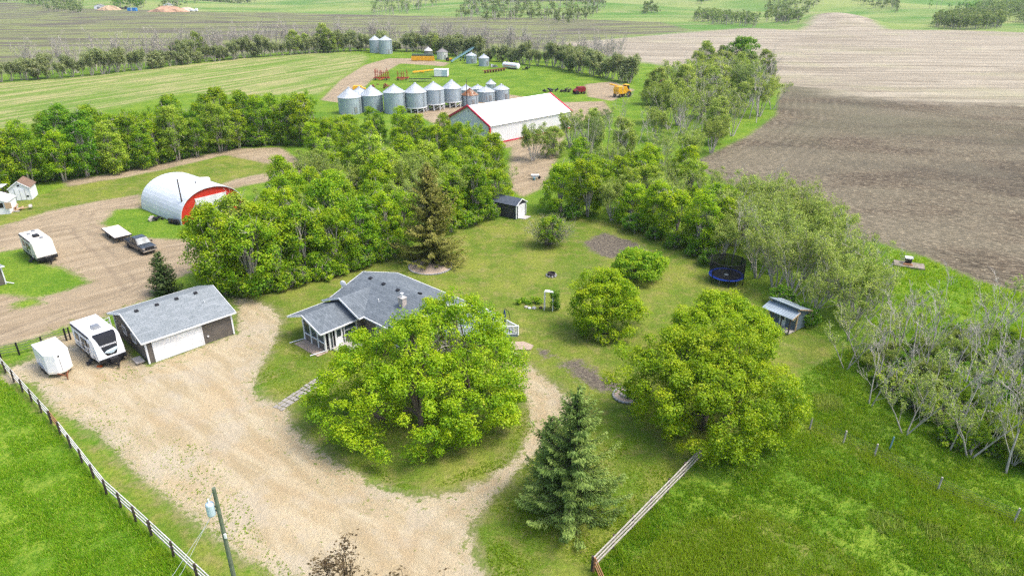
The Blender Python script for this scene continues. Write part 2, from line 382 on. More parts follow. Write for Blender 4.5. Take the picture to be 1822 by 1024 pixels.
def ground_material():
    N = NT("land", 0.95, 0.08)
    p = N.pos()
    n_big = N.noise(0.035, 3, 0.55); n_mid = N.noise(0.16, 4, 0.6); n_m2 = N.noise(0.7, 4, 0.65)
    n_sml = N.noise(2.6, 3, 0.65); n_fin = N.noise(9.0, 2, 0.7); n_grit = N.noise(24.0, 1, 0.6)
    wob = N.math('ADD', N.math('MULTIPLY', N.math('SUBTRACT', n_m2, 0.5), 2.6), N.math('MULTIPLY', N.math('SUBTRACT', n_sml, 0.5), 2.4))
    wobf = N.math('MULTIPLY', N.math('SUBTRACT', n_mid, 0.5), 14.0)
    def inside(nm, wdt=0.5, far=False, bias=0.0):
        s = N.math('ADD', N.math('ADD', N.attr(nm), wobf if far else wob), bias)
        return N.ramp(s, -wdt, wdt)
    # --- long grass
    g = N.mix(N.ramp(n_mid, 0.34, 0.66), (0.1, 0.19, 0.014), (0.2, 0.275, 0.03))
    g = N.mix(N.ramp(n_m2, 0.52, 0.75, 0, 0.75), g, (0.21, 0.25, 0.035))
    g = N.mix(N.ramp(n_big, 0.5, 0.7, 0, 0.5), g, (0.06, 0.145, 0.01))
    g = N.mix(N.ramp(n_sml, 0.36, 0.62, 0.7, 0.0), g, (0.05, 0.14, 0.006))
    g = N.mix(N.ramp(n_fin, 0.52, 0.72, 0, 0.55), g, (0.2, 0.3, 0.04))
    # --- mown lawn
    l = N.mix(N.ramp(n_mid, 0.36, 0.64), (0.09, 0.165, 0.012), (0.195, 0.23, 0.035))
    l = N.mix(N.ramp(n_m2, 0.46, 0.68, 0, 0.6), l, (0.25, 0.215, 0.075))
    l = N.mix(N.ramp(N.noise(0.33, 5, 0.7), 0.54, 0.68, 0, 0.5), l, (0.3, 0.255, 0.11))
    l = N.mix(N.ramp(n_big, 0.52, 0.66, 0, 0.5), l, (0.06, 0.14, 0.01))
    l = N.mix(N.ramp(n_sml, 0.38, 0.6, 0.5, 0.0), l, (0.085, 0.115, 0.016))
    l = N.mix(N.ramp(n_fin, 0.5, 0.72, 0, 0.45), l, (0.30, 0.28, 0.09))
    c = N.mix(inside('lawn', 0.9), g, l)
    # --- far meadow hills
    sep = N.n("SeparateXYZ"); N.set(sep.inputs[0], p)
    r2 = N.math('SQRT', N.math('ADD', N.math('MULTIPLY', sep.outputs[0], sep.outputs[0]), N.math('MULTIPLY', sep.outputs[1], sep.outputs[1])))
    lo = N.noise(0.009, 5, 0.6, N.mapping(p, (0.7, 1.6, 1), (0, 0, 0.2)))
    hill = N.mix(N.ramp(lo, 0.36, 0.62), (0.09, 0.19, 0.035), (0.22, 0.27, 0.085))
    hill = N.mix(N.ramp(N.noise(0.03, 4, 0.6, N.mapping(p, (0.5, 1.5, 1))), 0.5, 0.7, 0, 0.6), hill, (0.27, 0.26, 0.13))
    c = N.mix(N.ramp(r2, 430, 520), c, hill)
    # --- distant ploughed and seeded field: long drawn-out bands
    bandv = N.mapping(p, (0.012, 0.06, 1), (0, 0, 0.1))
    bd = N.noise(1.0, 6, 0.68, bandv, 0.4)
    fld = N.mix(N.ramp(bd, 0.38, 0.6), (0.095, 0.083, 0.07), (0.175, 0.205, 0.07))
    fld = N.mix(N.ramp(N.noise(1.0, 5, 0.7, N.mapping(p, (0.03, 0.22, 1), (0, 0, 0.15))), 0.45, 0.7, 0, 0.65), fld, (0.2, 0.175, 0.13))
    c = N.mix(inside('far', 5.0, True), c, fld)
    # --- hay field: swathes
    hv = N.mapping(p, (0.02, 0.3, 1), (0, 0, 1.1))
    hb = N.noise(1.0, 6, 0.7, hv, 0.5)
    hay = N.mix(N.ramp(hb, 0.4, 0.6), (0.12, 0.2, 0.03), (0.31, 0.29, 0.13))
    hay = N.mix(N.ramp(N.noise(0.05, 4, 0.6), 0.45, 0.7, 0, 0.55), hay, (0.13, 0.22, 0.03))
    c = N.mix(inside('hay', 2.5), c, hay)
    # --- pale stubble
    sv = N.mapping(p, (0.016, 0.14, 1), (0, 0, -0.08))
    sb = N.noise(1.0, 7, 0.72, sv, 0.6)
    stb = N.mix(N.ramp(sb, 0.36, 0.62), (0.2, 0.17, 0.125), (0.35, 0.31, 0.235))
    stb = N.mix(N.ramp(N.noise(0.02, 4, 0.6), 0.5, 0.7, 0, 0.4), stb, (0.3, 0.3, 0.16))
    stb = N.mix(N.ramp(n_m2, 0.5, 0.75, 0, 0.35), stb, (0.4, 0.36, 0.27))
    c = N.mix(inside('stub', 6.0, True), c, stb)
    # --- tilled soil with straw and drill rows
    tv = N.mapping(p, (0.16, 0.75, 1), (0, 0, -0.55))
    tb = N.noise(1.0, 5, 0.7, tv, 0.8)
    til = N.mix(N.ramp(tb, 0.38, 0.64), (0.05, 0.039, 0.028), (0.112, 0.088, 0.06))
    til = N.mix(N.ramp(N.noise(0.035, 5, 0.62, N.mapping(p, (0.7, 1.5, 1), (0, 0, -0.3)), 0.6), 0.4, 0.6, 0, 0.8), til, (0.14, 0.124, 0.085))
    til = N.mix(N.ramp(N.noise(1.0, 3, 0.8, N.mapping(p, (0.9, 3.0, 1), (0, 0, -0.5))), 0.5, 0.64, 0, 0.85), til, (0.33, 0.28, 0.19))
    til = N.mix(N.ramp(n_big, 0.5, 0.66, 0, 0.4), til, (0.07, 0.064, 0.048))
    def rings(d, pitch, reach):      # passes of the drill that follow the headland and turn at the corner
        return N.math('MULTIPLY', N.ramp(N.math('SINE', N.math('MULTIPLY', d, 6.283 / pitch)), -0.2, 0.9), N.ramp(d, reach, reach * 0.4))
    hd = N.math('ADD', N.attr('till'), N.math('MULTIPLY', N.math('SUBTRACT', n_mid, 0.5), 1.2))
    cx_, cy_ = PP((1455, 222))[0]
    vd = N.n("VectorMath"); vd.operation = 'DISTANCE'; N.set(vd.inputs[0], p); vd.inputs[1].default_value = (float(cx_), float(cy_), 0)
    til = N.mix(N.math('MULTIPLY', rings(hd, 2.3, 26.0), N.ramp(n_mid, 0.4, 0.65, 0.0, 0.38)), til, (0.24, 0.205, 0.145))
    til = N.mix(N.math('MULTIPLY', rings(N.math('ADD', vd.outputs['Value'], N.math('MULTIPLY', n_mid, 2.0)), 2.2, 24.0), N.ramp(n_m2, 0.4, 0.62, 0.0, 0.4)), til, (0.26, 0.225, 0.16))
    til = N.mix(N.ramp(N.noise(0.013, 3, 0.6), 0.48, 0.62, 0, 0.55), til, (0.115, 0.112, 0.07))
    c = N.mix(N.math('MULTIPLY', inside('till', 1.0), N.ramp(N.math('ADD', N.attr('stub'), N.math('MULTIPLY', wobf, 1.6)), 22, 2)), c, til)
    # --- bare dirt with wheel tracks
    dv = N.mapping(p, (0.12, 0.8, 1), (0, 0, 0.75))
    db = N.noise(1.0, 5, 0.65, dv, 0.9)
    drt = N.mix(N.ramp(db, 0.3, 0.7), (0.25, 0.195, 0.125), (0.36, 0.29, 0.195))
    drt = N.mix(N.ramp(n_mid, 0.54, 0.7, 0, 0.6), drt, (0.21, 0.165, 0.105))
    drt = N.mix(N.ramp(n_sml, 0.56, 0.72, 0, 0.5), drt, (0.16, 0.13, 0.085))
    drt = N.mix(N.ramp(N.math('ADD', n_m2, N.math('MULTIPLY', N.attr('dirt'), -0.06)), 0.5, 0.62, 0, 0.7), drt, (0.13, 0.16, 0.03))
    c = N.mix(inside('dirt', 0.7), c, drt)
    rutd = N.math('MULTIPLY', N.ramp(N.math('ABSOLUTE', N.math('SUBTRACT', N.math('ADD', N.attr('lane'), N.math('MULTIPLY', N.math('SUBTRACT', n_m2, 0.5), 0.8)), 0.85)), 0.1, 0.55, 1, 0), N.ramp(n_mid, 0.38, 0.6, 0.3, 0.9))
    c = N.mix(N.math('MULTIPLY', rutd, N.math('MULTIPLY', inside('dirt', 0.7), 0.55)), c, (0.19, 0.15, 0.105))
    # --- garden soil
    c = N.mix(inside('soil', 0.5, bias=0.1), c, N.mix(N.ramp(N.math('ADD', n_sml, N.math('MULTIPLY', n_fin, 0.5)), 0.6, 0.95), (0.085, 0.072, 0.06), (0.19, 0.165, 0.12)))
    # --- gravel: crushed sandy stone, worn wheel lanes, stray weeds at the margins
    gv = N.noise(1.0, 5, 0.6, N.mapping(p, (0.16, 0.7, 1), (0, 0, -0.7)), 0.5)
    grv = N.mix(N.ramp(gv, 0.36, 0.64), (0.33, 0.265, 0.155), (0.42, 0.355, 0.235))
    grv = N.mix(N.ramp(n_mid, 0.45, 0.65, 0, 0.55), grv, (0.38, 0.29, 0.165))
    grv = N.mix(N.ramp(n_grit, 0.5, 0.7, 0, 0.35), grv, (0.53, 0.475, 0.37))
    grv = N.mix(N.ramp(n_fin, 0.53, 0.68, 0, 0.45), grv, (0.24, 0.19, 0.125))
    grv = N.mix(N.ramp(N.noise(0.22, 5, 0.65), 0.48, 0.62, 0, 0.55), grv, (0.38, 0.335, 0.255))
    grv = N.mix(N.ramp(N.noise(4.2, 2, 0.6), 0.66, 0.74, 0, 0.6), grv, (0.17, 0.15, 0.07))
    rut = N.math('MULTIPLY', N.ramp(N.math('ABSOLUTE', N.math('SUBTRACT', N.math('ADD', N.attr('lane'), N.math('MULTIPLY', N.math('SUBTRACT', n_m2, 0.5), 0.7)), 0.85)), 0.1, 0.6, 1, 0), N.ramp(n_mid, 0.4, 0.6, 0.25, 0.85))
    grv = N.mix(N.math('MULTIPLY', rut, 0.55), grv, (0.33, 0.25, 0.145))
    edge = N.math('ADD', n_sml, N.math('MULTIPLY', N.attr('gravel'), -0.055))
    grv = N.mix(N.ramp(edge, 0.42, 0.56, 0, 0.65), grv, (0.34, 0.3, 0.2))
    grv = N.mix(N.ramp(N.math('ADD', N.math('MULTIPLY', N.math('ADD', n_sml, n_m2), 0.5), N.math('MULTIPLY', N.attr('gravel'), -0.016)), 0.55, 0.6, 0, 0.8), grv, (0.13, 0.17, 0.025))
    rim = N.ramp(N.math('ADD', N.attr('gravel'), wob), -1.3, 0.1)
    c = N.mix(N.math('MULTIPLY', rim, 0.55), c, (0.2, 0.175, 0.095))
    c = N.mix(inside('gravel', 0.3), c, grv)
    N.color(c)
    hgt = N.math('ADD', N.math('MULTIPLY', n_fin, 0.6), n_sml)
    N.bump(hgt, 0.6, 0.25)
    return N.m
GROUND_MAT = ground_material()
build_ground()
# ------------------------------------------------------------------ foliage
def leaf_material(name, dark, mid, light, tip, seed=0.0, trans=0.35):
    m = bpy.data.materials.new(name); m.use_nodes = True
    N = NT.__new__(NT); N.m = m; N.t = m.node_tree; N._pos = None
    N.b = N.t.nodes["Principled BSDF"]; N.out = N.t.nodes["Material Output"]
    N.t.nodes.remove(N.b)
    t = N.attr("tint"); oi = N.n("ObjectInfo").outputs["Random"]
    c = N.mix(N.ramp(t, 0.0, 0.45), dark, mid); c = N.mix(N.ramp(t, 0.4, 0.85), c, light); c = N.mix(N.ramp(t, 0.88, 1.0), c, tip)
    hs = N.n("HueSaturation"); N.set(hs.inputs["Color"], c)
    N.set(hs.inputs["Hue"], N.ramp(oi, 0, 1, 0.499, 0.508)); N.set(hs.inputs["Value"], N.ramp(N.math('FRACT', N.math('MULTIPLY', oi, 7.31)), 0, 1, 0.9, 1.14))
    col = hs.outputs[0]
    d = N.n("BsdfDiffuse"); N.set(d.inputs[0], col)
    tr = N.n("BsdfTranslucent"); N.set(tr.inputs[0], N.mix(1.0, col, (1.0, 1.0, 0.55), 'MULTIPLY'))
    mx = N.n("MixShader"); mx.inputs[0].default_value = trans
    N.t.links.new(d.outputs[0], mx.inputs[1]); N.t.links.new(tr.outputs[0], mx.inputs[2])
    gl = N.n("BsdfGlossy"); gl.inputs["Roughness"].default_value = 0.45
    m2 = N.n("MixShader"); m2.inputs[0].default_value = 0.015
    N.t.links.new(mx.outputs[0], m2.inputs[1]); N.t.links.new(gl.outputs[0], m2.inputs[2])
    N.t.links.new(m2.outputs[0], N.out.inputs["Surface"])
    return m
L_MAPLE = leaf_material("maple_leaves", (0.11, 0.235, 0.006), (0.26, 0.415, 0.007), (0.415, 0.54, 0.012), (0.52, 0.56, 0.025), trans=0.45)
L_GREEN = leaf_material("green_leaves", (0.075, 0.2, 0.008), (0.19, 0.35, 0.01), (0.34, 0.48, 0.015), (0.45, 0.5, 0.03), trans=0.45)
L_DARK = leaf_material("dark_leaves", (0.05, 0.15, 0.008), (0.11, 0.265, 0.01), (0.2, 0.37, 0.015), (0.34, 0.44, 0.03), trans=0.45)
L_OLIVE = leaf_material("grey_green_leaves", (0.15, 0.225, 0.045), (0.29, 0.38, 0.07), (0.43, 0.51, 0.11), (0.52, 0.55, 0.18), trans=0.45)
L_SHRUB = leaf_material("dull_shrub_leaves", (0.09, 0.15, 0.045), (0.17, 0.245, 0.07), (0.27, 0.34, 0.11), (0.36, 0.38, 0.18), trans=0.45)
L_SPRUCE = leaf_material("blue_green_needles", (0.075, 0.14, 0.03), (0.16, 0.255, 0.055), (0.27, 0.37, 0.08), (0.36, 0.46, 0.11), trans=0.3)
L_FAR = leaf_material("far_shrub_leaves", (0.18, 0.225, 0.1), (0.28, 0.33, 0.15), (0.38, 0.43, 0.2), (0.45, 0.46, 0.27), trans=0.5)
L_BROWNSP = leaf_material("olive_brown_needles", (0.1, 0.11, 0.018), (0.165, 0.17, 0.03), (0.25, 0.24, 0.05), (0.3, 0.26, 0.08), trans=0.2)
L_YOUNGSP = leaf_material("young_spruce_needles", (0.03, 0.065, 0.015), (0.06, 0.105, 0.025), (0.11, 0.16, 0.04), (0.16, 0.2, 0.06), trans=0.2)
L_GRASS = leaf_material("grass_blades", (0.1, 0.25, 0.01), (0.205, 0.375, 0.014), (0.34, 0.46, 0.028), (0.46, 0.45, 0.12), trans=0.45)
L_PALE = leaf_material("pale_spring_leaves", (0.14, 0.235, 0.02), (0.29, 0.42, 0.03), (0.44, 0.56, 0.05), (0.56, 0.58, 0.1), trans=0.45)
L_DRYBUD = leaf_material("brown_buds", (0.09, 0.06, 0.03), (0.14, 0.1, 0.05), (0.2, 0.15, 0.08), (0.26, 0.2, 0.11))
BARK = plain("bark", (0.13, 0.10, 0.075), 0.95, var=0.4, scale=6, bump=0.6)
BARK_GREY = plain("grey_bark", (0.34, 0.31, 0.265), 0.9, var=0.35, scale=5, bump=0.4)
BARK_PALE = plain("pale_dead_bark", (0.43, 0.395, 0.345), 0.9, var=0.35, scale=2, bump=0.3)
BARK_DARK = plain("dark_bark", (0.06, 0.045, 0.035), 0.95, var=0.4, scale=6, bump=0.6)

def leaf_mesh(name, cen, nrm, size, tint, rng, aspect=0.62, along=None):
    """many small bent leaf sprays as one mesh; tint is a per-spray number for its hue"""
    n = len(cen)
    if along is None: along = rng.normal(size=(n, 3))
    t = along - (along * nrm).sum(1, keepdims=True) * nrm
    t /= np.linalg.norm(t, axis=1, keepdims=True) + 1e-9
    b = np.cross(nrm, t)
    s = size[:, None] if hasattr(size, '__len__') else np.full((n, 1), size)
    fold = nrm * s * 0.22
    v = np.stack([cen - t * s, cen + b * s * aspect + fold, cen + t * s, cen - b * s * aspect + fold], 1).reshape(-1, 3)
    me = bpy.data.meshes.new(name)
    me.vertices.add(4 * n); me.vertices.foreach_set("co", v.astype(np.float32).ravel())
    idx = np.arange(n)[:, None] * 4
    tri = np.concatenate([idx + np.array([0, 1, 2]), idx + np.array([0, 2, 3])], 1).reshape(-1)
    me.loops.add(6 * n); me.loops.foreach_set("vertex_index", tri.astype(np.int32))
    me.polygons.add(2 * n); me.polygons.foreach_set("loop_start", np.arange(0, 6 * n, 3, dtype=np.int32))
    me.update(calc_edges=True)
    a = me.attributes.new("tint", 'FLOAT', 'POINT'); a.data.foreach_set("value", np.repeat(np.clip(tint, 0, 1), 4).astype(np.float32))
    return me

def unit(a): return a / (np.linalg.norm(a, axis=-1, keepdims=True) + 1e-9)

def clump_leaves(C, RC, per, ls, rng, tip=0.12, spread=0.55, upbias=0.5):
    """rounded leaf clumps: C centres, RC radii"""
    k = len(C); n = k * per
    ci = np.repeat(np.arange(k), per)
    d = unit(rng.normal(size=(n, 3)) + np.array([0, 0, upbias]))
    rr = RC[ci] * rng.uniform(0.25, 1.0, n) ** 0.5
    lump = 1 + 0.28 * np.sin(d[:, 0] * 5 + ci) * np.sin(d[:, 1] * 5 + ci * 1.7) + 0.15 * np.sin(d[:, 2] * 9 + ci)
    cen = C[ci] + d * (rr * lump)[:, None] * np.array([1, 1, 0.82])
    nrm = unit(d * 0.6 + np.array([0, 0, 0.65]) + rng.normal(size=(n, 3)) * spread)
    base = rng.uniform(0.15, 0.75, k)[ci]
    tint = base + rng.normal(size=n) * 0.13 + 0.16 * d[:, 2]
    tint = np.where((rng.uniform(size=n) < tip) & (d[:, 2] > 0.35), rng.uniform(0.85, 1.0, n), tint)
    size = ls * rng.uniform(0.6, 1.25, n)
    return cen, nrm, size, tint

def crown_points(rng, blobs, n, gap=0.0, thick=0.35, low=-0.45, dent=0.4):
    """points on and just under the lumpy outlines of several ellipsoids"""
    vol = np.array([b[1][0] * b[1][1] + b[1][0] * b[1][2] for b in blobs]); pick = rng.choice(len(blobs), n, p=vol / vol.sum())
    d = unit(rng.normal(size=(n, 3)))
    d[:, 2] = np.where(d[:, 2] < low, -d[:, 2], d[:, 2])
    lob = unit(rng.normal(size=(18, 3))); amp = rng.uniform(-dent, 0.36, 18)
    k = 1 + (np.maximum(0, d @ lob.T) ** 9 * amp).sum(1)
    k *= 1 - thick * rng.uniform(0, 1, n) ** 1.6
    C = np.array([b[0] for b in blobs])[pick]; S = np.array([b[1] for b in blobs])[pick]
    p = C + d * S * k[:, None]
    if len(blobs) > 1:   # drop points buried deep in another blob
        keep = np.ones(n, bool)
        for j, b in enumerate(blobs):
            q = ((p - np.array(b[0])) / np.array(b[1])); inside = (q ** 2).sum(1) < 0.45
            keep &= ~(inside & (pick != j))
        p = p[keep]
    return p

def limbs(mb, root, targets, r0, rng, n=5):
    for tg in targets:
        a = Vector(root); b = Vector(tg); h = a.lerp(b, 0.5) + Vector((rng.normal() * 0.3, rng.normal() * 0.3, 0.35))
        mb.tube([a, a.lerp(h, 0.6), h, h.lerp(b, 0.6), b], [r0, r0 * 0.8, r0 * 0.6, r0 * 0.36, r0 * 0.12], n, cap=False)

def make_tree(name, label, cat, seed, blobs, nclump, rc, per, ls, leafmat, trunks=((0, 0, 0.22),), fork=1.6, nlimb=14, bark=None, tip=0.12, thick=0.35, spread=0.55, group=None, twig=0, twigmat=None, low=-0.45, dent=0.4):
    rng = np.random.default_rng(seed)
    P = crown_points(rng, blobs, nclump, thick=thick, low=low, dent=dent)
    P = P[P[:, 2] > 0.35]
    RC = rc * rng.uniform(0.65, 1.3, len(P))
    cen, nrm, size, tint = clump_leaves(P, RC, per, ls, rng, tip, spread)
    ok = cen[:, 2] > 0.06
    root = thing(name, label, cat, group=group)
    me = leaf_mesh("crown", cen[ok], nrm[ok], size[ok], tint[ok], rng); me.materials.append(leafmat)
    o = bpy.data.objects.new("crown", me); COL.objects.link(o); o.parent = root
    mb = MB()
    for (tx, ty, tr) in trunks:
        top = (tx * 1.5 + rng.normal() * 0.15, ty * 1.5 + rng.normal() * 0.15, fork)
        mb.tube([(tx, ty, -0.15), (tx + (top[0] - tx) * .4, ty + (top[1] - ty) * .4, fork * 0.5), top], [tr * 1.35, tr, tr * 0.85], 8)
        near = P[np.argsort(((P[:, :2] - np.array([tx, ty])) ** 2).sum(1) + rng.uniform(0, 14, len(P)))[:nlimb]]
        limbs(mb, top, near, tr * 0.6, rng)
    if twig:
        tb = mb
        for i in range(twig):
            c = P[rng.integers(len(P))]; d = unit(rng.normal(size=3) + np.array([0, 0, 0.5])); L = rc * rng.uniform(0.7, 1.7)
            e_ = c + d * L * 1.25; m_ = c + d * L * .3 + rng.normal(size=3) * .12
            tb.tube([c - d * L * .5, m_, e_], [0.04, 0.03, 0.012], 3, cap=False)
            for _ in range(3):
                q_ = m_ + (e_ - m_) * rng.uniform(0, .8); tb.tube([q_, q_ + unit(rng.normal(size=3) + d) * rng.uniform(.4, .9)], [0.02, 0.01], 3, cap=False)
    mb.build("trunk", bark or BARK, root, smooth=True)
    return root

def bare_skeleton(rng, H, lean=(0, 0), stems=1, depth=4, r0=0.13, spreadA=0.6, kids=(3, 5), upw=0.25, first=0.3, rmin=0.009):
    """recursive branches; returns tube list and the twig tips"""
    tubes, tips = [], []
    def grow(p, d, L, r, lv):
        pts = [p]; q = p.copy(); dd = d.copy(); seg = 4 if lv == 0 else 3
        for i in range(seg):
            dd = (dd + Vector(rng.normal(size=3)) * (0.07 if lv == 0 else 0.17) + Vector((0, 0, upw * 0.18 * (1 if lv else 0.3)))).normalized()
            q = q + dd * (L / seg); pts.append(q.copy())
        rr = [r * (1 - 0.72 * i / seg) for i in range(seg + 1)]
        tubes.append((pts, rr, 6 if lv == 0 else (4 if lv == 1 else 3)))
        if lv >= depth - 1:
            tips.append((pts[-1], dd)); tips.append((pts[-2], dd)); return
        nk = int(rng.integers(kids[0], kids[1] + 1)) + (3 if lv == 0 else 0)
        for k in range(nk):
            f = (first + (1 - first) * (k + rng.uniform(0.1, 0.9)) / nk) if lv == 0 else rng.uniform(0.25, 1.0)
            i = min(seg - 1, int(f * seg)); b = pts[i].lerp(pts[i + 1], f * seg - i)
            ax = Vector(rng.normal(size=3)); ax = (ax - ax.dot(dd) * dd).normalized()
            nd = (dd * math.cos(spreadA) + ax * math.sin(spreadA) * rng.uniform(0.7, 1.3) + Vector((0, 0, upw * .5))).normalized()
            grow(b, nd, L * rng.uniform(0.36, 0.58) * (1.15 - 0.45 * f if lv == 0 else 1), max(rmin, r * (1 - 0.7 * f) * 0.5), lv + 1)
    for s in range(stems):
        a = rng.uniform(0, 6.28); sp = 0.0 if stems == 1 else rng.uniform(0.15, 0.5)
        d = Vector((lean[0] + math.cos(a) * sp, lean[1] + math.sin(a) * sp, 1)).normalized()
        grow(Vector((math.cos(a) * 0.25 * (stems > 1), math.sin(a) * 0.25 * (stems > 1), -0.1)), d, H * rng.uniform(0.8, 1.0), r0 * rng.uniform(0.75, 1), 0)
    return tubes, tips

def make_bare(name, label, cat, seed, H, bark, leafmat=None, per=0, ls=0.1, cl=0.35, under=0, group=None, tipc=0.1, **kw):
    rng = np.random.default_rng(seed)
    tubes, tips = bare_skeleton(rng, H, **kw)
    root = thing(name, label, cat, group=group); mb = MB()
    for p, r, n in tubes: mb.tube(p, r, n, cap=False)
    mb.build("trunk", bark, root, smooth=True)
    if leafmat and per:
        T = np.array([t[0] for t in tips]); k = rng.uniform(0.4, 1.2, len(T))
        cen, nrm, size, tint = clump_leaves(T, cl * k, per, ls, rng, tipc, 0.7, 0.2)
        ok = cen[:, 2] > 0.1
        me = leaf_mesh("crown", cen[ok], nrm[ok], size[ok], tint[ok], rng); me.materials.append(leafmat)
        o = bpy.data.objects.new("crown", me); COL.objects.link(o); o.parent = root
    return root

def make_spruce(name, label, seed, H, Rb, leafmat, ls=0.16, whorl=0.42, droop=0.35, nb=(6, 9), dens=1.0, bark=None, power=0.85, z0=0.35, group=None, ragged=0.22, tuft=1.0, cat='spruce', bare_top=0.0):
    rng = np.random.default_rng(seed)
    root = thing(name, label, cat, group=group)
    cen, nrm, size, tint, alo = [], [], [], [], []
    mb = MB(); mb.tube([(0, 0, -0.1), (0.03, 0, H * 0.5), (0, 0.02, H)], [0.022 * H + 0.04, 0.012 * H + 0.02, 0.012], 7)
    z = z0
    while z < H - 0.12:
        f = z / H; L0 = Rb * (1 - f) ** power * (0.88 + 0.12 * math.sin(z * 5.1)) + 0.12
        if f < 0.1: L0 *= 0.82 + 1.8 * f
        for b in range(int(rng.integers(*nb)) if f < 0.9 else 5):
            a = rng.uniform(0, 2 * math.pi); L = L0 * (1 + rng.normal() * ragged); L = max(0.12, min(L, Rb * 1.15))
            dx, dy = math.cos(a), math.sin(a); rise = 0.45 * f - droop * (1 - f) * 0.7
            tone = rng.uniform(0.15, 0.7)
            prev = Vector((0, 0, z)); m = max(2, int(L / (ls * 0.62) * dens)); pts = [prev]
            zz = z + rng.uniform(-.12, .12)
            for i in range(1, m + 1):
                s = i / m; q = Vector((dx * L * s, dy * L * s, zz + L * (rise * s - droop * 0.25 * math.sin(s * 3.1) + 0.22 * s ** 3)))
                pts.append(q)
                wid = (0.2 + 0.8 * math.sin(min(1, s * 1.15) * 2.4)) * min(0.4, L * 0.24)
                k = max(1, int(3.2 * tuft * (0.6 + wid * 2)))
                for _ in range(k):
                    u = rng.uniform(-1, 1); w_ = abs(u) * wid
                    side = 1 if u > 0 else -1
                    c = (q.x - dy * side * w_ * 1.0 + rng.normal() * .04, q.y + dx * side * w_ + rng.normal() * .04, q.z - 0.28 * w_ - abs(rng.normal()) * 0.1 * (1 + droop))
                    cen.append(c); d = (dx + (-dy) * side * 0.8 * abs(u), dy + dx * side * 0.8 * abs(u), -0.25 + rng.normal() * .2)
                    alo.append(d); nrm.append((rng.normal() * .45 + dx * .25, rng.normal() * .45 + dy * .25, 0.8)); size.append(ls * rng.uniform(0.6, 1.2))
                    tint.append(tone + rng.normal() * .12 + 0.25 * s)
            if L > 0.6: mb.tube([pts[0], pts[len(pts) // 2], pts[-1]], [0.035, 0.02, 0.006], 3, cap=False)
        z += whorl * rng.uniform(0.75, 1.2) * (1 - 0.35 * f)
    cen, alo, nrm = np.array(cen), np.array(alo), unit(np.array(nrm))
    me = leaf_mesh("crown", cen, nrm, np.array(size), np.array(tint), rng, aspect=0.42, along=alo); me.materials.append(leafmat)
    o = bpy.data.objects.new("crown", me); COL.objects.link(o); o.parent = root
    mb.build("trunk", bark or BARK_DARK, root, smooth=True)
    return root

def at(x, y): 
    X, Y = G(x, y); return (X, Y, float(terr(X, Y)))

def height_to(x, y, ytop, off=0.0):
    """height at which the sight line through ytop passes over the ground point of (x, y)"""
    X, Y = G(x, y); v = (ytop - 512) / FPX
    return CAMH + Y * ((-ST - v * CT) / (CT - v * ST)) + off
# ------------------------------------------------------------------ single trees of the yard
def blob(c, s): return (c, s)
t = make_tree('maple_tree', 'broad yellow-green maple clump with bare grey twigs filling the island in front of the house', 'tree', 3,
    [blob((-3.7, -1.6, 3.1), (4.1, 4.0, 3.5)), blob((0.2, -3.4, 2.9), (5.0, 4.2, 3.5)), blob((4.8, -1.2, 3.0), (4.2, 4.4, 3.4)), blob((-1.5, 1.0, 4.2), (5.0, 4.0, 3.6)), blob((0.6, 0.0, 5.5), (4.0, 3.6, 3.4)), blob((1.2, -2.6, 4.4), (3.4, 3.0, 3.0)), blob((3.6, 3.6, 5.4), (4.6, 4.0, 4.0)), blob((6.4, 1.2, 3.8), (3.2, 3.8, 3.4))],
    860, 0.74, 190, 0.1, L_MAPLE, ((-2.5, -1, .2), (0.5, -1.5, .25), (3, 0.5, .22), (-0.5, 2, .22), (3, 3, .2)), 1.5, 12, twig=0, low=-0.8, dent=.2, thick=.25)
X, Y = G(742, 742); t.location = (X, Y, 0)
tb = MB(); rg = np.random.default_rng(5)
for (bx, by, bz, rr_, k) in ((1.2, 0.6, 8.1, 1.2, 60), (2.2, -1.6, 6.6, 0.9, 24), (3.2, 0.4, 8.0, 1.0, 26)):
    for i in range(k):
        d = unit(rg.normal(size=3) + np.array([0, -.3, 1.0])); a = np.array([bx, by, bz - 1.4]) + rg.normal(size=3) * .25
        m_ = a + d * rr_ * 0.9 + rg.normal(size=3) * .12; e_ = a + d * rr_ * rg.uniform(1.5, 2.2) + rg.normal(size=3) * .3
        tb.tube([a, m_, e_], [0.045, 0.03, 0.008], 3, cap=False)
        for j in range(4):
            s_ = m_ + (e_ - m_) * rg.uniform(0, .8); tb.tube([s_, s_ + unit(rg.normal(size=3) + d) * rg.uniform(.3, .7)], [0.018, 0.006], 3, cap=False)
tb.build('bare_twigs', BARK_GREY, t)

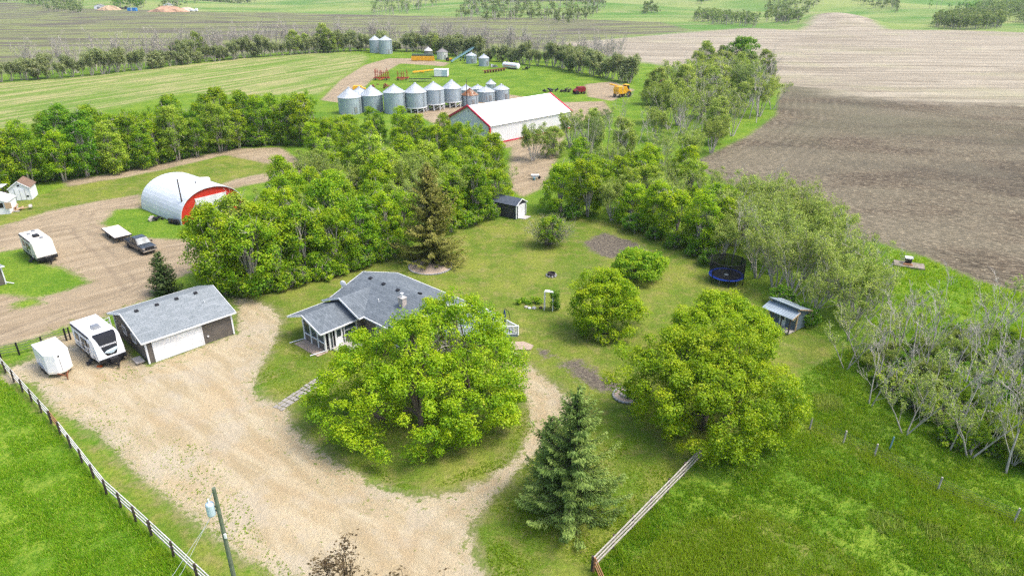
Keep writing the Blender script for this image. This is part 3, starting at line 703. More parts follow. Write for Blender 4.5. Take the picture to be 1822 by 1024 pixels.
t = make_tree('maple_tree', 'large bright yellow-green maple at the end of the rail fence, beside the stone planter ring', 'tree', 4,
    [blob((-0.4, -2.4, 3.0), (4.2, 3.8, 3.3)), blob((2.8, -1.2, 3.1), (3.8, 3.9, 3.4)), blob((-2.8, 1.4, 3.4), (4.0, 4.0, 3.4)), blob((1.0, 2.2, 4.3), (4.3, 3.8, 3.7)), blob((0.2, -1.6, 4.3), (3.2, 3.0, 2.8))],
    620, 0.72, 190, 0.1, L_MAPLE, ((0, 0, .26), (1.6, .4, .2), (-1.8, 1, .2)), 1.5, 14, low=-0.8, dent=.22, thick=.25, tip=.08)
X, Y = G(1250, 762); t.location = (X, Y, 0)
t = make_tree('maple_tree', 'bright yellow-green maple between the trampoline and the large maple', 'tree', 6,
    [blob((-1.2, 0, 3.3), (3.9, 3.2, 3.3)), blob((2.4, 0.6, 3.2), (3.4, 3.2, 3.0)), blob((0.8, 2.2, 3.9), (3.2, 2.8, 3.0))],
    300, 0.68, 180, 0.1, L_MAPLE, ((0, 0, .2), (1.5, .6, .16)), 1.4, 12)
X, Y = G(1278, 652); t.location = (X, Y, 0)
t = make_tree('maple_tree', 'round bright green maple standing on the lawn behind the dog house', 'tree', 7,
    [blob((0, 0, 3.0), (3.5, 3.2, 3.1)), blob((0.4, 0.6, 4.3), (2.7, 2.6, 2.4))], 270, 0.66, 180, 0.098, L_MAPLE, ((0, 0, .2),), 1.2, 14, low=-0.85)
X, Y = G(1075, 592); t.location = (X, Y, 0)
t = make_tree('round_bush', 'dense round green bush on the lawn between the dark garden plot and the maple', 'bush', 8,
    [blob((0, 0, 1.5), (3.3, 2.7, 1.6))], 190, 0.55, 110, 0.1, L_GREEN, ((0, 0, .12), (.5, .2, .1), (-.5, -.2, .1)), 0.6, 10, tip=0.04)
X, Y = G(1137, 496); t.location = (X, Y, 0); t.scale = (1.05, 1.05, 1.15)
t = make_tree('lilac_shrub', 'half-bare grey-green shrub with leafy green base on the lawn beside the grey garden shed', 'shrub', 9,
    [blob((0, -.6, 1.3), (1.9, 1.5, 1.5)), blob((0.1, -.4, 2.6), (2.1, 1.6, 1.7))], 80, 0.42, 60, 0.115, L_GREEN, ((0, 0, .09), (.4, .2, .08), (-.4, -.2, .08)), 0.5, 10, tip=0.02)
X, Y = G(976, 436); t.location = (X, Y, 0)
tb = MB(); rg = np.random.default_rng(15)
for i in range(260):
    d = unit(np.array([rg.normal() * .75 + 0.25, rg.normal() * .6, 1.0])); L = rg.uniform(2.4, 5.0); m_ = d * L * .55 + rg.normal(size=3) * .15; e_ = d * L + rg.normal(size=3) * .4
    tb.tube([d * .3, m_, e_], [0.035, 0.022, 0.007], 3, cap=False)
    for j in range(5):
        s_ = m_ + (e_ - m_) * rg.uniform(-.3, .9); tb.tube([s_, s_ + unit(rg.normal(size=3) + d) * rg.uniform(.3, .8)], [0.014, 0.005], 3, cap=False)
tb.build('bare_twigs', BARK_GREY, t)
rngl = np.random.default_rng(77); T_ = []
for i in range(420):
    d = unit(np.array([rngl.normal() * .75 + .1, rngl.normal() * .6, 1.0])); T_.append(d * rngl.uniform(1.8, 4.6))
cen, nrm, size, tint = clump_leaves(np.array(T_), np.full(420, .28), 9, 0.08, rngl, 0.0, 0.7)
me = leaf_mesh('sparse_leaves', cen, nrm, size, tint, rngl); me.materials.append(L_OLIVE); o = bpy.data.objects.new('sparse_leaves', me); COL.objects.link(o); o.parent = t

make_spruce('spruce_tree', 'tall olive-brown ragged spruce in the round gravel bed behind the house', 31, 13.6, 4.8, L_BROWNSP, 0.16, 0.36, 0.42, (7, 10), 1.2, power=0.82, ragged=0.28, z0=0.8).location = (*G(768, 466), 0)
make_spruce('spruce_tree', 'small dark green young spruce on the grass behind the long grey garage', 32, 5.6, 2.0, L_YOUNGSP, 0.14, 0.3, 0.15, (7, 10), 1.1, ragged=0.18).location = (*G(296, 522), 0)
make_spruce('spruce_tree', 'big green spruce with spreading layered branches beside the driveway, tallest at the front', 33, height_to(1018, 915, 688), 4.0, L_SPRUCE, 0.11, 0.44, 0.6, (7, 10), 1.5, power=0.9, ragged=0.3, tuft=1.4).location = (*G(1018, 915), 0)
make_spruce('spruce_tree', 'lower green spruce crowding the driveway side of the big front spruce', 34, height_to(978, 885, 738), 2.9, L_SPRUCE, 0.11, 0.44, 0.5, (6, 9), 1.5, power=0.85, ragged=0.34, tuft=1.4).location = (*G(978, 885), 0)

# brown budding bush that rises into the bottom edge of the picture
t = make_bare('budding_bush', 'brown budding bush on the gravel at the bottom edge', 'bush', 41, 3.2, BARK_DARK, L_DRYBUD, 4, 0.05, 0.16, stems=9, depth=3, r0=0.035, spreadA=0.4, kids=(3, 5), upw=0.7)
t.location = (*G(660, 1110), 0); t.scale = (2.6, 1.7, 1.35)

# ------------------------------------------------------------------ kinds of tree that stand in the belts
PROTO = {}
def proto_maple(k, seed, mat, H, Rr, per=150, ls=0.12, ncl=140, rc=0.74):
    PROTO[k] = make_tree('leafy_tree', 'x', 'tree', seed, [blob((0, 0, H * .5), (Rr, Rr, H * .46)), blob((Rr * .25, -Rr * .2, H * .68), (Rr * .75, Rr * .75, H * .32)), blob((-Rr * .4, .2, H * .36), (Rr * .7, Rr * .7, H * .3))],
                         ncl, rc, per, ls, mat, ((0, 0, .17), (.35, .2, .13)), H * .22, 9, bark=BARK_GREY, low=-0.8, twig=34)
proto_maple('m1', 101, L_MAPLE, 9.3, 2.7); proto_maple('m2', 102, L_MAPLE, 9.8, 2.45); proto_maple('m3', 103, L_MAPLE, 7.6, 3.1); proto_maple('m4', 105, L_MAPLE, 8.6, 2.5)
proto_maple('b1', 104, L_GREEN, 3.2, 2.2, 50, 0.17, 70, 0.6)
def proto_will(k, seed, H, **kw):
    a = dict(stems=6, depth=4, r0=0.13, spreadA=0.5, kids=(3, 4), upw=0.45, per=6, ls=0.1, cl=0.45); a.update(kw)
    PROTO[k] = make_bare('willow_tree', 'x', 'tree', seed, H, BARK_PALE, L_OLIVE, **a)
proto_will('w1', 111, 6.6, per=4); proto_will('w2', 112, 6.2, per=4); proto_will('w3', 113, 6.4, per=13, cl=0.6)
def proto_bare(k, seed, H, **kw):
    a = dict(stems=1, depth=5, rmin=.017, r0=0.095, spreadA=0.52, kids=(2, 4), upw=0.42, lean=(.1, .0), first=0.14); a.update(kw)
    PROTO[k] = make_bare('bare_tree', 'x', 'tree', seed, H, BARK_PALE, L_OLIVE, per=kw.get('per', 0), cl=kw.get('cl', .3), ls=kw.get('ls', .1), **{q: v for q, v in a.items() if q not in ('per', 'cl', 'ls')})
proto_bare('d1', 121, 7.4); proto_bare('d2', 122, 6.8, stems=2); proto_bare('d3', 123, 7.0, lean=(.3, -.05)); proto_bare('d4', 124, 6.2, stems=3, r0=0.1, per=2, ls=0.09, cl=0.3)
PROTO['f1'] = make_bare('bare_poplar', 'x', 'tree', 131, 9.5, BARK_PALE, None, 0, stems=2, depth=4, r0=0.2, spreadA=0.42, kids=(3, 4), upw=0.6, first=0.3, rmin=.035)
PROTO['f2'] = make_bare('bare_poplar', 'x', 'tree', 132, 8.5, BARK_PALE, None, 0, stems=3, depth=4, r0=0.18, spreadA=0.42, kids=(3, 4), upw=0.5, first=0.25, rmin=.035)
def proto_shrub(k, seed, H, Rr):
    PROTO[k] = make_tree('hedge_shrub', 'x', 'shrub', seed, [blob((0, 0, H * .42), (Rr, Rr * .9, H * .48)), blob((Rr * .7, .3, H * .55), (Rr * .6, Rr * .6, H * .45))], 60, 0.75, 36, 0.26, L_FAR, ((0, 0, .1), (.6, 0, .1), (-.5, .3, .1)), H * .3, 6, spread=0.7, low=-.95)
proto_shrub('s1', 141, 4.6, 2.6); proto_shrub('s2', 142, 3.8, 3.0)
PROTO['s3'] = make_bare('hedge_shrub', 'x', 'shrub', 143, 5.4, BARK_GREY, L_FAR, 9, .2, .7, stems=6, depth=3, r0=.12, spreadA=.45, kids=(4, 5), upw=.6)
HIDE = list(PROTO.values())
used_first = set()
def plant(k, X, Y, rz, sc, label, group=None, mat=None):
    p = PROTO[k]; z = float(terr(X, Y))
    if hasattr(sc, '__len__') is False: sc = (sc, sc, sc)
    return dup(p, (X, Y, z), rz, sc, label, group, {'crown': mat} if mat else None)

def along(pts, step, jit, rng):
    P = [G(*p) for p in pts]; out = []; acc = 0.0
    for (a, b) in zip(P, P[1:]):
        L = math.hypot(b[0] - a[0], b[1] - a[1]); s = acc
        while s < L:
            f = s / L; out.append((a[0] + (b[0] - a[0]) * f + rng.uniform(-jit, jit), a[1] + (b[1] - a[1]) * f + rng.uniform(-jit, jit))); s += step * rng.uniform(.8, 1.2)
        acc = s - L
    return out
def inpoly(pts, n, dmin, rng, taken=None):
    P = PP(*pts); lo, hi = P.min(0), P.max(0); out = []; taken = taken if taken is not None else []
    for _ in range(9000):
        x, y = rng.uniform(lo[0], hi[0]), rng.uniform(lo[1], hi[1])
        if signed([P], np.array([x]), np.array([y]))[0] < 0: continue
        if any((x - a) ** 2 + (y - b) ** 2 < dmin * dmin for a, b in out + taken): continue
        out.append((x, y))
        if len(out) >= n: break
    return out

# --- left shelterbelt, dark green, three ragged rows
front = along([(-60, 344), (30, 334), (105, 322), (200, 311), (290, 291), (360, 277), (430, 262), (500, 252), (560, 262)], 4.6, 0.9, R)
for i, (X, Y) in enumerate(front):
    plant(R.choice(['m1', 'm2', 'm4']), X, Y, R.uniform(0, 6.3), R.uniform(.85, 1.3), '%s dark green tree from the white sheds in the front row of the left shelterbelt' % ORD[i] if i < 24 else 'dark green tree at the far end of the left shelterbelt', 'trees of the left shelterbelt front row', R.choice([L_DARK, L_GREEN, L_GREEN, L_MAPLE, L_PALE]))
for (X, Y) in along([(-60, 342), (105, 321), (200, 310), (290, 290), (430, 261), (560, 261)], 3.0, 1.0, R):
    plant('b1', X, Y + 1.2, R.uniform(0, 6.3), R.uniform(.55, 1.0), 'low green bush at the foot of the left shelterbelt', 'bushes at the foot of the left shelterbelt', R.choice([L_DARK, L_GREEN, L_DARK]))
for (off, gname) in ((7, 'middle'), (14, 'rear')):
    for (X, Y) in along([(-90, 348), (30, 330), (200, 305), (360, 268), (470, 250), (540, 248)], 5.2, 1.6, R):
        plant(R.choice(['m1', 'm2', 'm3', 'm1', 'w3']), X + off * -.35, Y + off, R.uniform(0, 6.3), R.uniform(.95, 1.25), 'green tree in the crowded %s row of the left shelterbelt' % gname, 'trees of the left shelterbelt %s row' % gname, R.choice([L_DARK, L_GREEN, L_GREEN, L_MAPLE]))
# --- shelterbelt running on below the grain bins
for (X, Y) in along([(560, 285), (620, 272), (690, 268), (760, 275), (830, 290), (870, 300)], 4.6, 1.6, R) + along([(600, 250), (700, 250), (790, 262), (850, 275)], 4.8, 1.6, R):
    plant(R.choice(['m1', 'm2', 'm3', 'w3']), X, Y, R.uniform(0, 6.3), R.uniform(.66, .9), 'yellow-green tree in the belt between the grain bins and the grove', 'trees of the belt below the grain bins', R.choice([L_GREEN, L_MAPLE, L_MAPLE]))
# --- grove behind the house
gfront = [(398, 488, .92), (402, 522, 1.2), (448, 520, 1.22), (498, 500, 1.15), (545, 490, 1.0), (600, 476, 1.02), (648, 463, .95), (690, 446, .9), (712, 428, .95), (800, 402, .9), (848, 392, .92), (884, 372, .85)]
for i, (x, y, s) in enumerate(gfront):
    X, Y = G(x, y); plant(['m1', 'm2', 'm3'][i % 3], X, Y, R.uniform(0, 6.3), s, ('%s green tree from the garage along the lawn edge of the grove' % ORD[i]), 'trees on the lawn edge of the grove', [L_GREEN, L_MAPLE, L_GREEN, L_MAPLE][i % 4])
taken = [G(x, y) for x, y, _ in gfront]
for (X, Y) in inpoly([(395, 515), (520, 492), (690, 450), (740, 420), (890, 375), (905, 345), (860, 320), (700, 328), (590, 326), (510, 362), (440, 440)], 52, 3.5, R, taken):
    k = R.choice(['m1', 'm2', 'm4', 'm1', 'm2', 'm4', 'w3', 'w1']); plant(k, X, Y, R.uniform(0, 6.3), R.uniform(.75, 1.2), 'yellow-green tree inside the crowded grove behind the house' if k[0] == 'm' else 'grey-green sparse tree inside the grove behind the house', 'trees inside the grove behind the house' if k[0] == 'm' else 'sparse trees inside the grove', None if k[0] == 'w' else R.choice([L_GREEN, L_MAPLE, L_MAPLE, L_PALE]))
for (x, y) in ((470, 518), (520, 508), (560, 494), (606, 484), (655, 470), (684, 462), (700, 455), (870, 388), (430, 524), (410, 515), (395, 500), (500, 514), (545, 502), (580, 492), (630, 478), (640, 474), (385, 488), (830, 402), (845, 398), (800, 412), (890, 378)):
    X, Y = G(x, y); plant('b1', X, Y, R.uniform(0, 6.3), R.uniform(.6, .85), 'low green undergrowth bush at the foot of the grove', 'bushes at the foot of the grove')
# --- belt right of the lawn: bright maples in front
rf = [(1000, 380, 1.0), (1045, 388, 1.02), (1090, 396, .85), (1125, 402, .8), (1165, 418, .85), (1205, 432, .95), (1250, 455, .95), (1285, 468, .8)]
for i, (x, y, s) in enumerate(rf):
    X, Y = G(x, y); plant(['m3', 'm1', 'w3', 'm3', 'm2'][i % 5], X, Y + 1, R.uniform(0, 6.3), s, '%s tree from the grey garden shed along the curved lawn edge of the belt' % ORD[i], 'trees along the curved lawn edge', None if i % 5 == 2 else L_MAPLE)
for (X, Y) in inpoly([(985, 335), (1080, 370), (1200, 405), (1300, 455), (1320, 430), (1255, 350), (1200, 325), (1100, 320), (1000, 315)], 20, 3.6, R, [G(x, y) for x, y, _ in rf]):
    k = R.choice(['m1', 'm3', 'w3', 'm2', 'w1']); plant(k, X, Y, R.uniform(0, 6.3), R.uniform(.75, .98), 'bright green tree in the belt beside the tilled field' if k[0] == 'm' else 'grey-green willow in the belt beside the tilled field', 'bright trees in the belt' if k[0] == 'm' else 'willows in the belt beside the tilled field', None if k[0] == 'w' else R.choice([L_GREEN, L_MAPLE, L_MAPLE, L_PALE]))
for (x, y) in ((1130, 412), (1165, 425), (1200, 440), (1235, 455), (1262, 470), (1390, 545), (1430, 575), (1020, 388)):
    X, Y = G(x, y); plant('b1', X, Y, R.uniform(0, 6.3), R.uniform(.55, .85), 'low dark green bush at the foot of the right belt', 'bushes at the foot of the right belt', L_DARK)
# --- upper right belt: big grey-green willows with bare limbs
for (X, Y) in inpoly([(985, 305), (1110, 310), (1225, 300), (1300, 250), (1385, 200), (1400, 160), (1300, 150), (1190, 180), (1110, 222), (1035, 262)], 60, 4.3, R):
    k = R.choice(['w1', 'd3', 'w3', 'd1', 'd2', 'd4', 'm1', 'w3', 'd1']); s = (R.uniform(1.1, 1.5) if k[0] != 'd' else R.uniform(1.3, 1.7)) * (.72 if Y < 165 and X < 45 else 1)
    plant(k, X, Y, R.uniform(0, 6.3), s if k[0] != 'm' else R.uniform(.9, 1.15), {'w': 'big grey-green willow in the belt beyond the white machine shed', 'd': 'pale bare tree among the willows beyond the white machine shed', 'm': 'leafy green tree among the willows beyond the white machine shed'}[k[0]],
          {'w': 'willows beyond the machine shed', 'd': 'bare trees beyond the machine shed', 'm': 'leafy trees beyond the machine shed'}[k[0]], R.choice([L_SHRUB, L_OLIVE, L_OLIVE, L_OLIVE]) if k[0] == 'w' else (L_OLIVE if k[0] == 'm' else None))
for (X, Y) in inpoly([(1150, 190), (1300, 200), (1385, 160), (1385, 135), (1280, 130), (1180, 150)], 14, 6, R):
    plant(R.choice(['m1', 'm3']), X, Y, R.uniform(0, 6.3), R.uniform(1.1, 1.4), 'tall dull green tree at the far end of the right belt', 'tall trees at the far end of the right belt', R.choice([L_SHRUB, L_OLIVE, L_OLIVE]))
for (x, y, k, s, lb) in ((948, 286, 'w3', .95, 'round grey-green willow in front of the white machine shed wall'), (985, 278, 'm3', .8, 'leafy olive tree beside the round willow at the white machine shed'), (1015, 262, 'w3', 1.0, 'taller grey-green willow hiding the far end of the machine shed wall')):
    X, Y = G(x, y); plant(k, X, Y, s * 3, s, lb, None, L_OLIVE)
X, Y = G(1310, 140); plant('m3', X, Y, 1.0, 1.9, 'broad dark green tree standing highest at the far end of the right belt', None, L_DARK)
# --- long willow belt along the tilled field
wl = inpoly([(1290, 470), (1340, 505), (1400, 540), (1470, 590), (1535, 620), (1560, 560), (1500, 480), (1440, 425), (1360, 385), (1300, 372)], 44, 2.2, R)
for (X, Y) in wl:
    k = R.choice(['w1', 'w2', 'w1', 'w2', 'w3', 'd4', 'd1']); plant(k, X, Y, R.uniform(0, 6.3), R.uniform(.8, 1.12), 'pale grey-green leaning willow in the long belt between trampoline and tilled field' if k[0] == 'w' else 'bare grey stems in the long willow belt beside the trampoline', 'willows of the long belt' if k[0] == 'w' else 'bare stems of the long willow belt')
# --- dead and bare trees at the lower right
dl = [(1530, 640, 'd4', .9), (1560, 690, 'd1', .95), (1590, 720, 'd3', .8), (1625, 660, 'd2', .95), (1650, 740, 'd4', .9), (1690, 800, 'd3', 1.05), (1712, 720, 'd2', 1.0), (1745, 660, 'd1', 1.05), (1735, 770, 'd3', 1.1), (1790, 840, 'd1', 1.1),
      (1800, 720, 'd3', 1.0), (1840, 780, 'd2', 1.1), (1850, 660, 'd1', 1.0), (1600, 620, 'd4', .9), (1660, 610, 'd1', .9), (1700, 640, 'd3', .9), (1570, 600, 'd2', .85), (1890, 850, 'd2', 1.1), (1770, 590, 'd4', .95), (1815, 610, 'd3', .9)]
dl += [(1505, 655, 'd4', .75), (1548, 720, 'd2', .8), (1610, 770, 'd4', .8), (1640, 690, 'd1', .95), (1675, 700, 'd3', 1.0), (1725, 810, 'd4', .9), (1760, 700, 'd2', 1.0), (1780, 780, 'd1', 1.05), (1812, 660, 'd2', .95), (1590, 655, 'd1', .9), (1540, 560, 'd4', .9), (1580, 540, 'd1', .75), (1480, 520, 'd1', .95), (1450, 560, 'd3', .9)]
dlab = {0: 'bare pale multi-stem tree at the lawn corner beside the playhouse'}
for i, (x, y, k, s) in enumerate(dl):
    X, Y = G(x, y); plant(k, X, Y, R.uniform(-.5, .5), s, dlab.get(i, 'pale leafless tree leaning in the dead thicket at the right edge'), 'leafless trees of the dead thicket')
for (X, Y) in inpoly([(1540, 660), (1640, 760), (1700, 800), (1830, 850), (1920, 880), (1920, 640), (1760, 610), (1640, 620), (1560, 630)], 60, 1.7, R):
    k = R.choice(['b1', 'w1', 'w3', 'w2', 'w3']); plant(k, X, Y, R.uniform(0, 6.3), R.uniform(.24, .46) if k[0] == 'w' else R.uniform(.35, .6), 'low leafy shrub under the leafless trees at the right edge', 'shrubs under the leafless trees', R.choice([L_OLIVE, L_GREEN, L_OLIVE, L_MAPLE]))
for (X, Y) in inpoly([(1530, 655), (1620, 745), (1700, 790), (1830, 845), (1920, 870), (1920, 660), (1760, 630), (1640, 640), (1560, 640)], 46, 1.7, R):
    plant('b1', X, Y, R.uniform(0, 6.3), R.uniform(.4, .75), 'thick low green brush at the foot of the leafless trees', 'brush at the foot of the leafless trees', R.choice([L_OLIVE, L_GREEN, L_PALE, L_DARK]))
# --- far shelterbelt behind the hay field
belt = [(-40, 152), (0, 146), (110, 140), (230, 128), (340, 114), (450, 103), (560, 95), (640, 91), (760, 93), (860, 108), (930, 115), (1000, 122), (1060, 136), (1120, 150)]
for (X, Y) in along(belt, 3.3, 1.4, R):
    plant(R.choice(['s1', 's3', 's3', 's3']), X, Y + 2.5, R.uniform(0, 6.3), R.uniform(.85, 1.5), 'dull green shrub in the far shelterbelt behind the hay field and bins', 'shrubs of the far shelterbelt')
for (X, Y) in along([(30, 142), (230, 125), (340, 111), (450, 100), (560, 92), (640, 88), (760, 90), (860, 102), (1000, 116), (1100, 132)], 2.3, 3.0, R):
    plant(R.choice(['f1', 'f2']), X, Y + 9, R.uniform(0, 6.3), R.uniform(.9, 1.4), 'bare pale poplar rising above the far shelterbelt', 'bare poplars of the far shelterbelt')
for (x, y, s) in ((310, 112, .95), (345, 108, 1.3), (352, 106, 1.1), (520, 98, 1.2), (575, 94, 1.45), (585, 95, 1.2), (600, 93, 1.0), (540, 96, 1.0), (775, 97, .9), (735, 92, .9)):
    X, Y = G(x, y); plant('m2', X, Y + 3, R.uniform(0, 6.3), s, 'taller green tree standing out of the far shelterbelt', 'taller trees of the far shelterbelt', L_OLIVE)
for p in HIDE:
    for c in list(p.children): bpy.data.objects.remove(c)
    bpy.data.objects.remove(p)

# --- far woods on the hills: masses no one could count
def wood(name, label, px, dens, H, mat, seed, bare=0.4):
    rng = np.random.default_rng(seed); P = np.array([G(*q) for q in px]); lo, hi = P.min(0), P.max(0); A = (hi - lo).prod(); n = int(min(900, max(20, A * dens)))
    x = rng.uniform(lo[0], hi[0], n * 3); y = rng.uniform(lo[1], hi[1], n * 3); ok = signed([P], x, y) > 0; x, y = x[ok][:n], y[ok][:n]
    z = terr(x, y); C, RC = [], []
    mb = MB()
    for a, b, c in zip(x, y, z):
        h = H * rng.uniform(.7, 1.15)
        mb.tube([(a, b, c - .3), (a + rng.normal() * .4, b, c + h * .75)], [.22, .08], 4, cap=False)
        if rng.uniform() < bare:
            for j in range(5): 
                q = rng.uniform(.35, .8) * h; mb.tube([(a, b, c + q), (a + rng.normal() * 1.2, b + rng.normal() * 1.2, c + q + h * .28)], [.1, .05], 3, cap=False)
            continue
        for j in range(5): C.append((a + rng.normal() * 1.1, b + rng.normal() * 1.1, c + h * rng.uniform(.3, .95))); RC.append(h * .17 * rng.uniform(.7, 1.3))
    cen, nrm, size, tint = clump_leaves(np.array(C), np.array(RC), 16, .62, rng, 0.02, .7)
    me = leaf_mesh(name, cen, nrm, size, tint, rng); me.materials.append(mat)
    tm = bpy.data.meshes.new('t'); tm.from_pydata(mb.v, [], mb.f); tm.update(); tm.materials.append(BARK_GREY)
    o = bpy.data.objects.new(name, me); COL.objects.link(o)
    o2 = bpy.data.objects.new('t', tm); COL.objects.link(o2)
    import bmesh
    bm = bmesh.new(); bm.from_mesh(me); k0 = len(bm.faces); bm.from_mesh(tm); bm.faces.ensure_lookup_table()
    for f in bm.faces[k0:]: f.material_index = 1
    bm.to_mesh(me); bm.free(); me.materials.append(BARK_GREY)
    bpy.data.objects.remove(o2)
    tag(o, label, kind='stuff'); o["category"] = 'wood'
    return o
wood('aspen_woods', 'grey-green aspen wood on the far hillside left of the bare field', [(812, 23), (860, 22), (940, 27), (1010, 24), (1078, 17), (1070, 6), (960, 3), (830, 5)], .012, 9, L_SHRUB, 1, .5)
wood('aspen_woods', 'grey leafless aspen wood at the top edge', [(660, 16), (735, 13), (800, 8), (800, 1), (670, 3)], .006, 10, L_SHRUB, 2, .6)
wood('aspen_woods', 'dark green wood strip at the upper left corner', [(-120, 9), (0, 9), (145, 12), (150, 5), (0, 2), (-120, 2)], .006, 9, L_SHRUB, 3, .25)
wood('aspen_woods', 'dark green wood behind the far farm heaps', [(202, 14), (262, 14), (262, 6), (205, 6)], .006, 10, L_DARK, 4, .1)
wood('aspen_woods', 'low wood strip behind the far farm heaps', [(285, 11), (455, 6), (455, 1), (290, 4)], .004, 8, L_SHRUB, 5, .2)
wood('aspen_woods', 'tree clump on the hill above the bare field', [(1230, 38), (1290, 46), (1348, 52), (1350, 42), (1300, 34), (1240, 30)], .02, 9, L_SHRUB, 6, .35)
wood('aspen_woods', 'broad dense green clump right of the soil mound', [(1662, 52), (1720, 54), (1780, 52), (1785, 40), (1720, 33), (1665, 38)], .02, 10, L_SHRUB, 7, .05)
wood('aspen_woods', 'wood behind the dense green clump', [(1735, 30), (1830, 36), (1900, 34), (1900, 18), (1740, 18)], .008, 11, L_SHRUB, 8, .15)
wood('aspen_woods', 'long wood strip on the skyline hills at the upper right', [(1365, 16), (1480, 14), (1600, 14), (1600, 6), (1480, 4), (1365, 7)], .004, 9, L_SHRUB, 9, .3)
wood('aspen_woods', 'small scrub clump left of the soil mound', [(1380, 41), (1420, 40), (1425, 33), (1385, 33)], .02, 7, L_SHRUB, 10, .3)
wood('aspen_woods', 'small tree pair on the open hillside', [(1145, 18), (1170, 18), (1168, 13), (1148, 13)], .02, 7, L_SHRUB, 11, .1)
wood('aspen_woods', 'tree clumps at the top edge right of the aspen wood', [(1240, 11), (1310, 10), (1310, 4), (1240, 4)], .005, 9, L_DARK, 12, .1)
wood('aspen_woods', 'line of trees at the top right corner', [(1650, 12), (1760, 8), (1760, 2), (1650, 4)], .004, 9, L_DARK, 13, .1)

# ------------------------------------------------------------------ tall grass and weeds
def tufts(name, label, polys, n, h, wd, seed, not_in=None, mat=None, dens_far=70.0, blades=5, zfun=None):
    rng = np.random.default_rng(seed); P = [PP(*p) for p in polys]
    lo = np.min([p.min(0) for p in P], 0); hi = np.max([p.max(0) for p in P], 0)
    x = rng.uniform(lo[0], hi[0], n * 6); y = rng.uniform(lo[1], hi[1], n * 6)
    ok = signed(P, x, y) > 0
    if not_in is not None: ok &= signed(not_in, x, y) < -0.3
    ok &= rng.uniform(size=len(x)) < np.clip(38.0 / np.hypot(x, y), 0, 1) ** 2
    patch = .7 * np.sin(x * .8 + 2 * np.sin(y * .5)) * np.sin(y * .9 + x * .3) + .5 * np.sin(x * .23 + 1.5 * np.sin(y * .17)) + .4 * np.sin(y * 2.1 + 2 * np.sin(x * 1.7)) + rng.normal(size=len(x)) * .6
    ok &= patch > -0.45
    x, y, patch = x[ok][:n], y[ok][:n], patch[ok][:n]; m = len(x)
    xb = np.repeat(x, blades) + rng.normal(size=m * blades) * h * .35; yb = np.repeat(y, blades) + rng.normal(size=m * blades) * h * .35
    k = len(xb); ph = np.repeat(np.clip(.75 + .35 * patch, .4, 1.5), blades)
    hh = h * rng.uniform(.5, 1.3, k) * ph; a = rng.uniform(0, 6.28, k); w_ = wd * rng.uniform(.6, 1.4, k)
    ln = rng.normal(size=(k, 2)) * .35 * hh[:, None]
    z0 = np.full(k, -0.03)
    v = np.stack([np.stack([xb - np.cos(a) * w_, yb - np.sin(a) * w_, z0], 1), np.stack([xb + np.cos(a) * w_, yb + np.sin(a) * w_, z0], 1), np.stack([xb + ln[:, 0], yb + ln[:, 1], hh], 1)], 1).reshape(-1, 3)
    me = bpy.data.meshes.new(name); me.vertices.add(3 * k); me.vertices.foreach_set("co", v.astype(np.float32).ravel())
    me.loops.add(3 * k); me.loops.foreach_set("vertex_index", np.arange(3 * k, dtype=np.int32)); me.polygons.add(k); me.polygons.foreach_set("loop_start", np.arange(0, 3 * k, 3, dtype=np.int32)); me.update(calc_edges=True)
    at_ = me.attributes.new("tint", 'FLOAT', 'POINT'); dryz = np.where(signed(LAWN, x, y) > 0, .3, 0.0); tn = np.clip(np.repeat(.38 + .24 * patch + dryz, blades) + rng.normal(size=k) * .15, 0, .86); tn = np.where(rng.uniform(size=k) < .07, .95, tn)
    at_.data.foreach_set("value", np.repeat(tn, 3).astype(np.float32)); me.materials.append(mat or L_GRASS)
    o = bpy.data.objects.new(name, me); COL.objects.link(o); tag(o, label, kind='stuff'); o["category"] = 'grass'
    return o
tufts('tall_grass', 'long bright green grass right of the rail fence', [[(1062, 1010), (1216, 846), (1340, 745), (1400, 686), (1505, 620), (1560, 600), (1900, 860), (2100, 1100), (1000, 1120)]], 34000, .3, .035, 1)
tufts('tall_grass', 'bright green pasture grass left of the long rail fence', [[(-10, 662), (90, 755), (188, 882), (345, 1030), (420, 1110), (-300, 1110), (-200, 700)]], 42000, .24, .032, 2)
tufts('tall_grass', 'bright green grass between willow belt and tilled field', [[(1440, 400), (1500, 424), (1640, 458), (1740, 502), (1830, 525), (1850, 600), (1560, 600), (1500, 480)]], 9000, .4, .05, 3)
tufts('weeds', 'green weeds sprouting from the gravel near the long fence', [[(100, 700), (210, 690), (240, 760), (390, 800), (440, 880), (470, 960), (560, 1060), (500, 1060), (430, 985), (330, 908), (240, 838), (190, 780), (100, 730)], [(160, 660), (240, 650), (260, 690), (200, 720), (160, 700)]], 2600, .08, .03, 4)
tufts('silver_weeds', 'patches of silvery green weeds in the long grass at the lower right', [[(1540, 905), (1600, 915), (1610, 945), (1560, 950)], [(1680, 960), (1790, 985), (1822, 1024), (1740, 1024)], [(1445, 700), (1490, 705), (1500, 730), (1455, 735)], [(1640, 930), (1690, 945), (1680, 965), (1640, 955)]], 2200, .4, .045, 6, mat=L_OLIVE)
tufts('lawn_edge_grass', 'green grass blades along the lawn and driveway edges', [[(455, 700), (450, 690), (475, 635), (500, 590), (545, 610), (590, 640), (550, 690), (500, 712)], [(520, 745), (560, 700), (600, 800), (760, 870), (900, 800), (940, 720), (945, 760), (900, 830), (740, 880), (600, 822)], [(850, 930), (920, 840), (1000, 780), (1100, 740), (1210, 840), (1060, 1000), (880, 1040)]], 16000, .1, .03, 5)
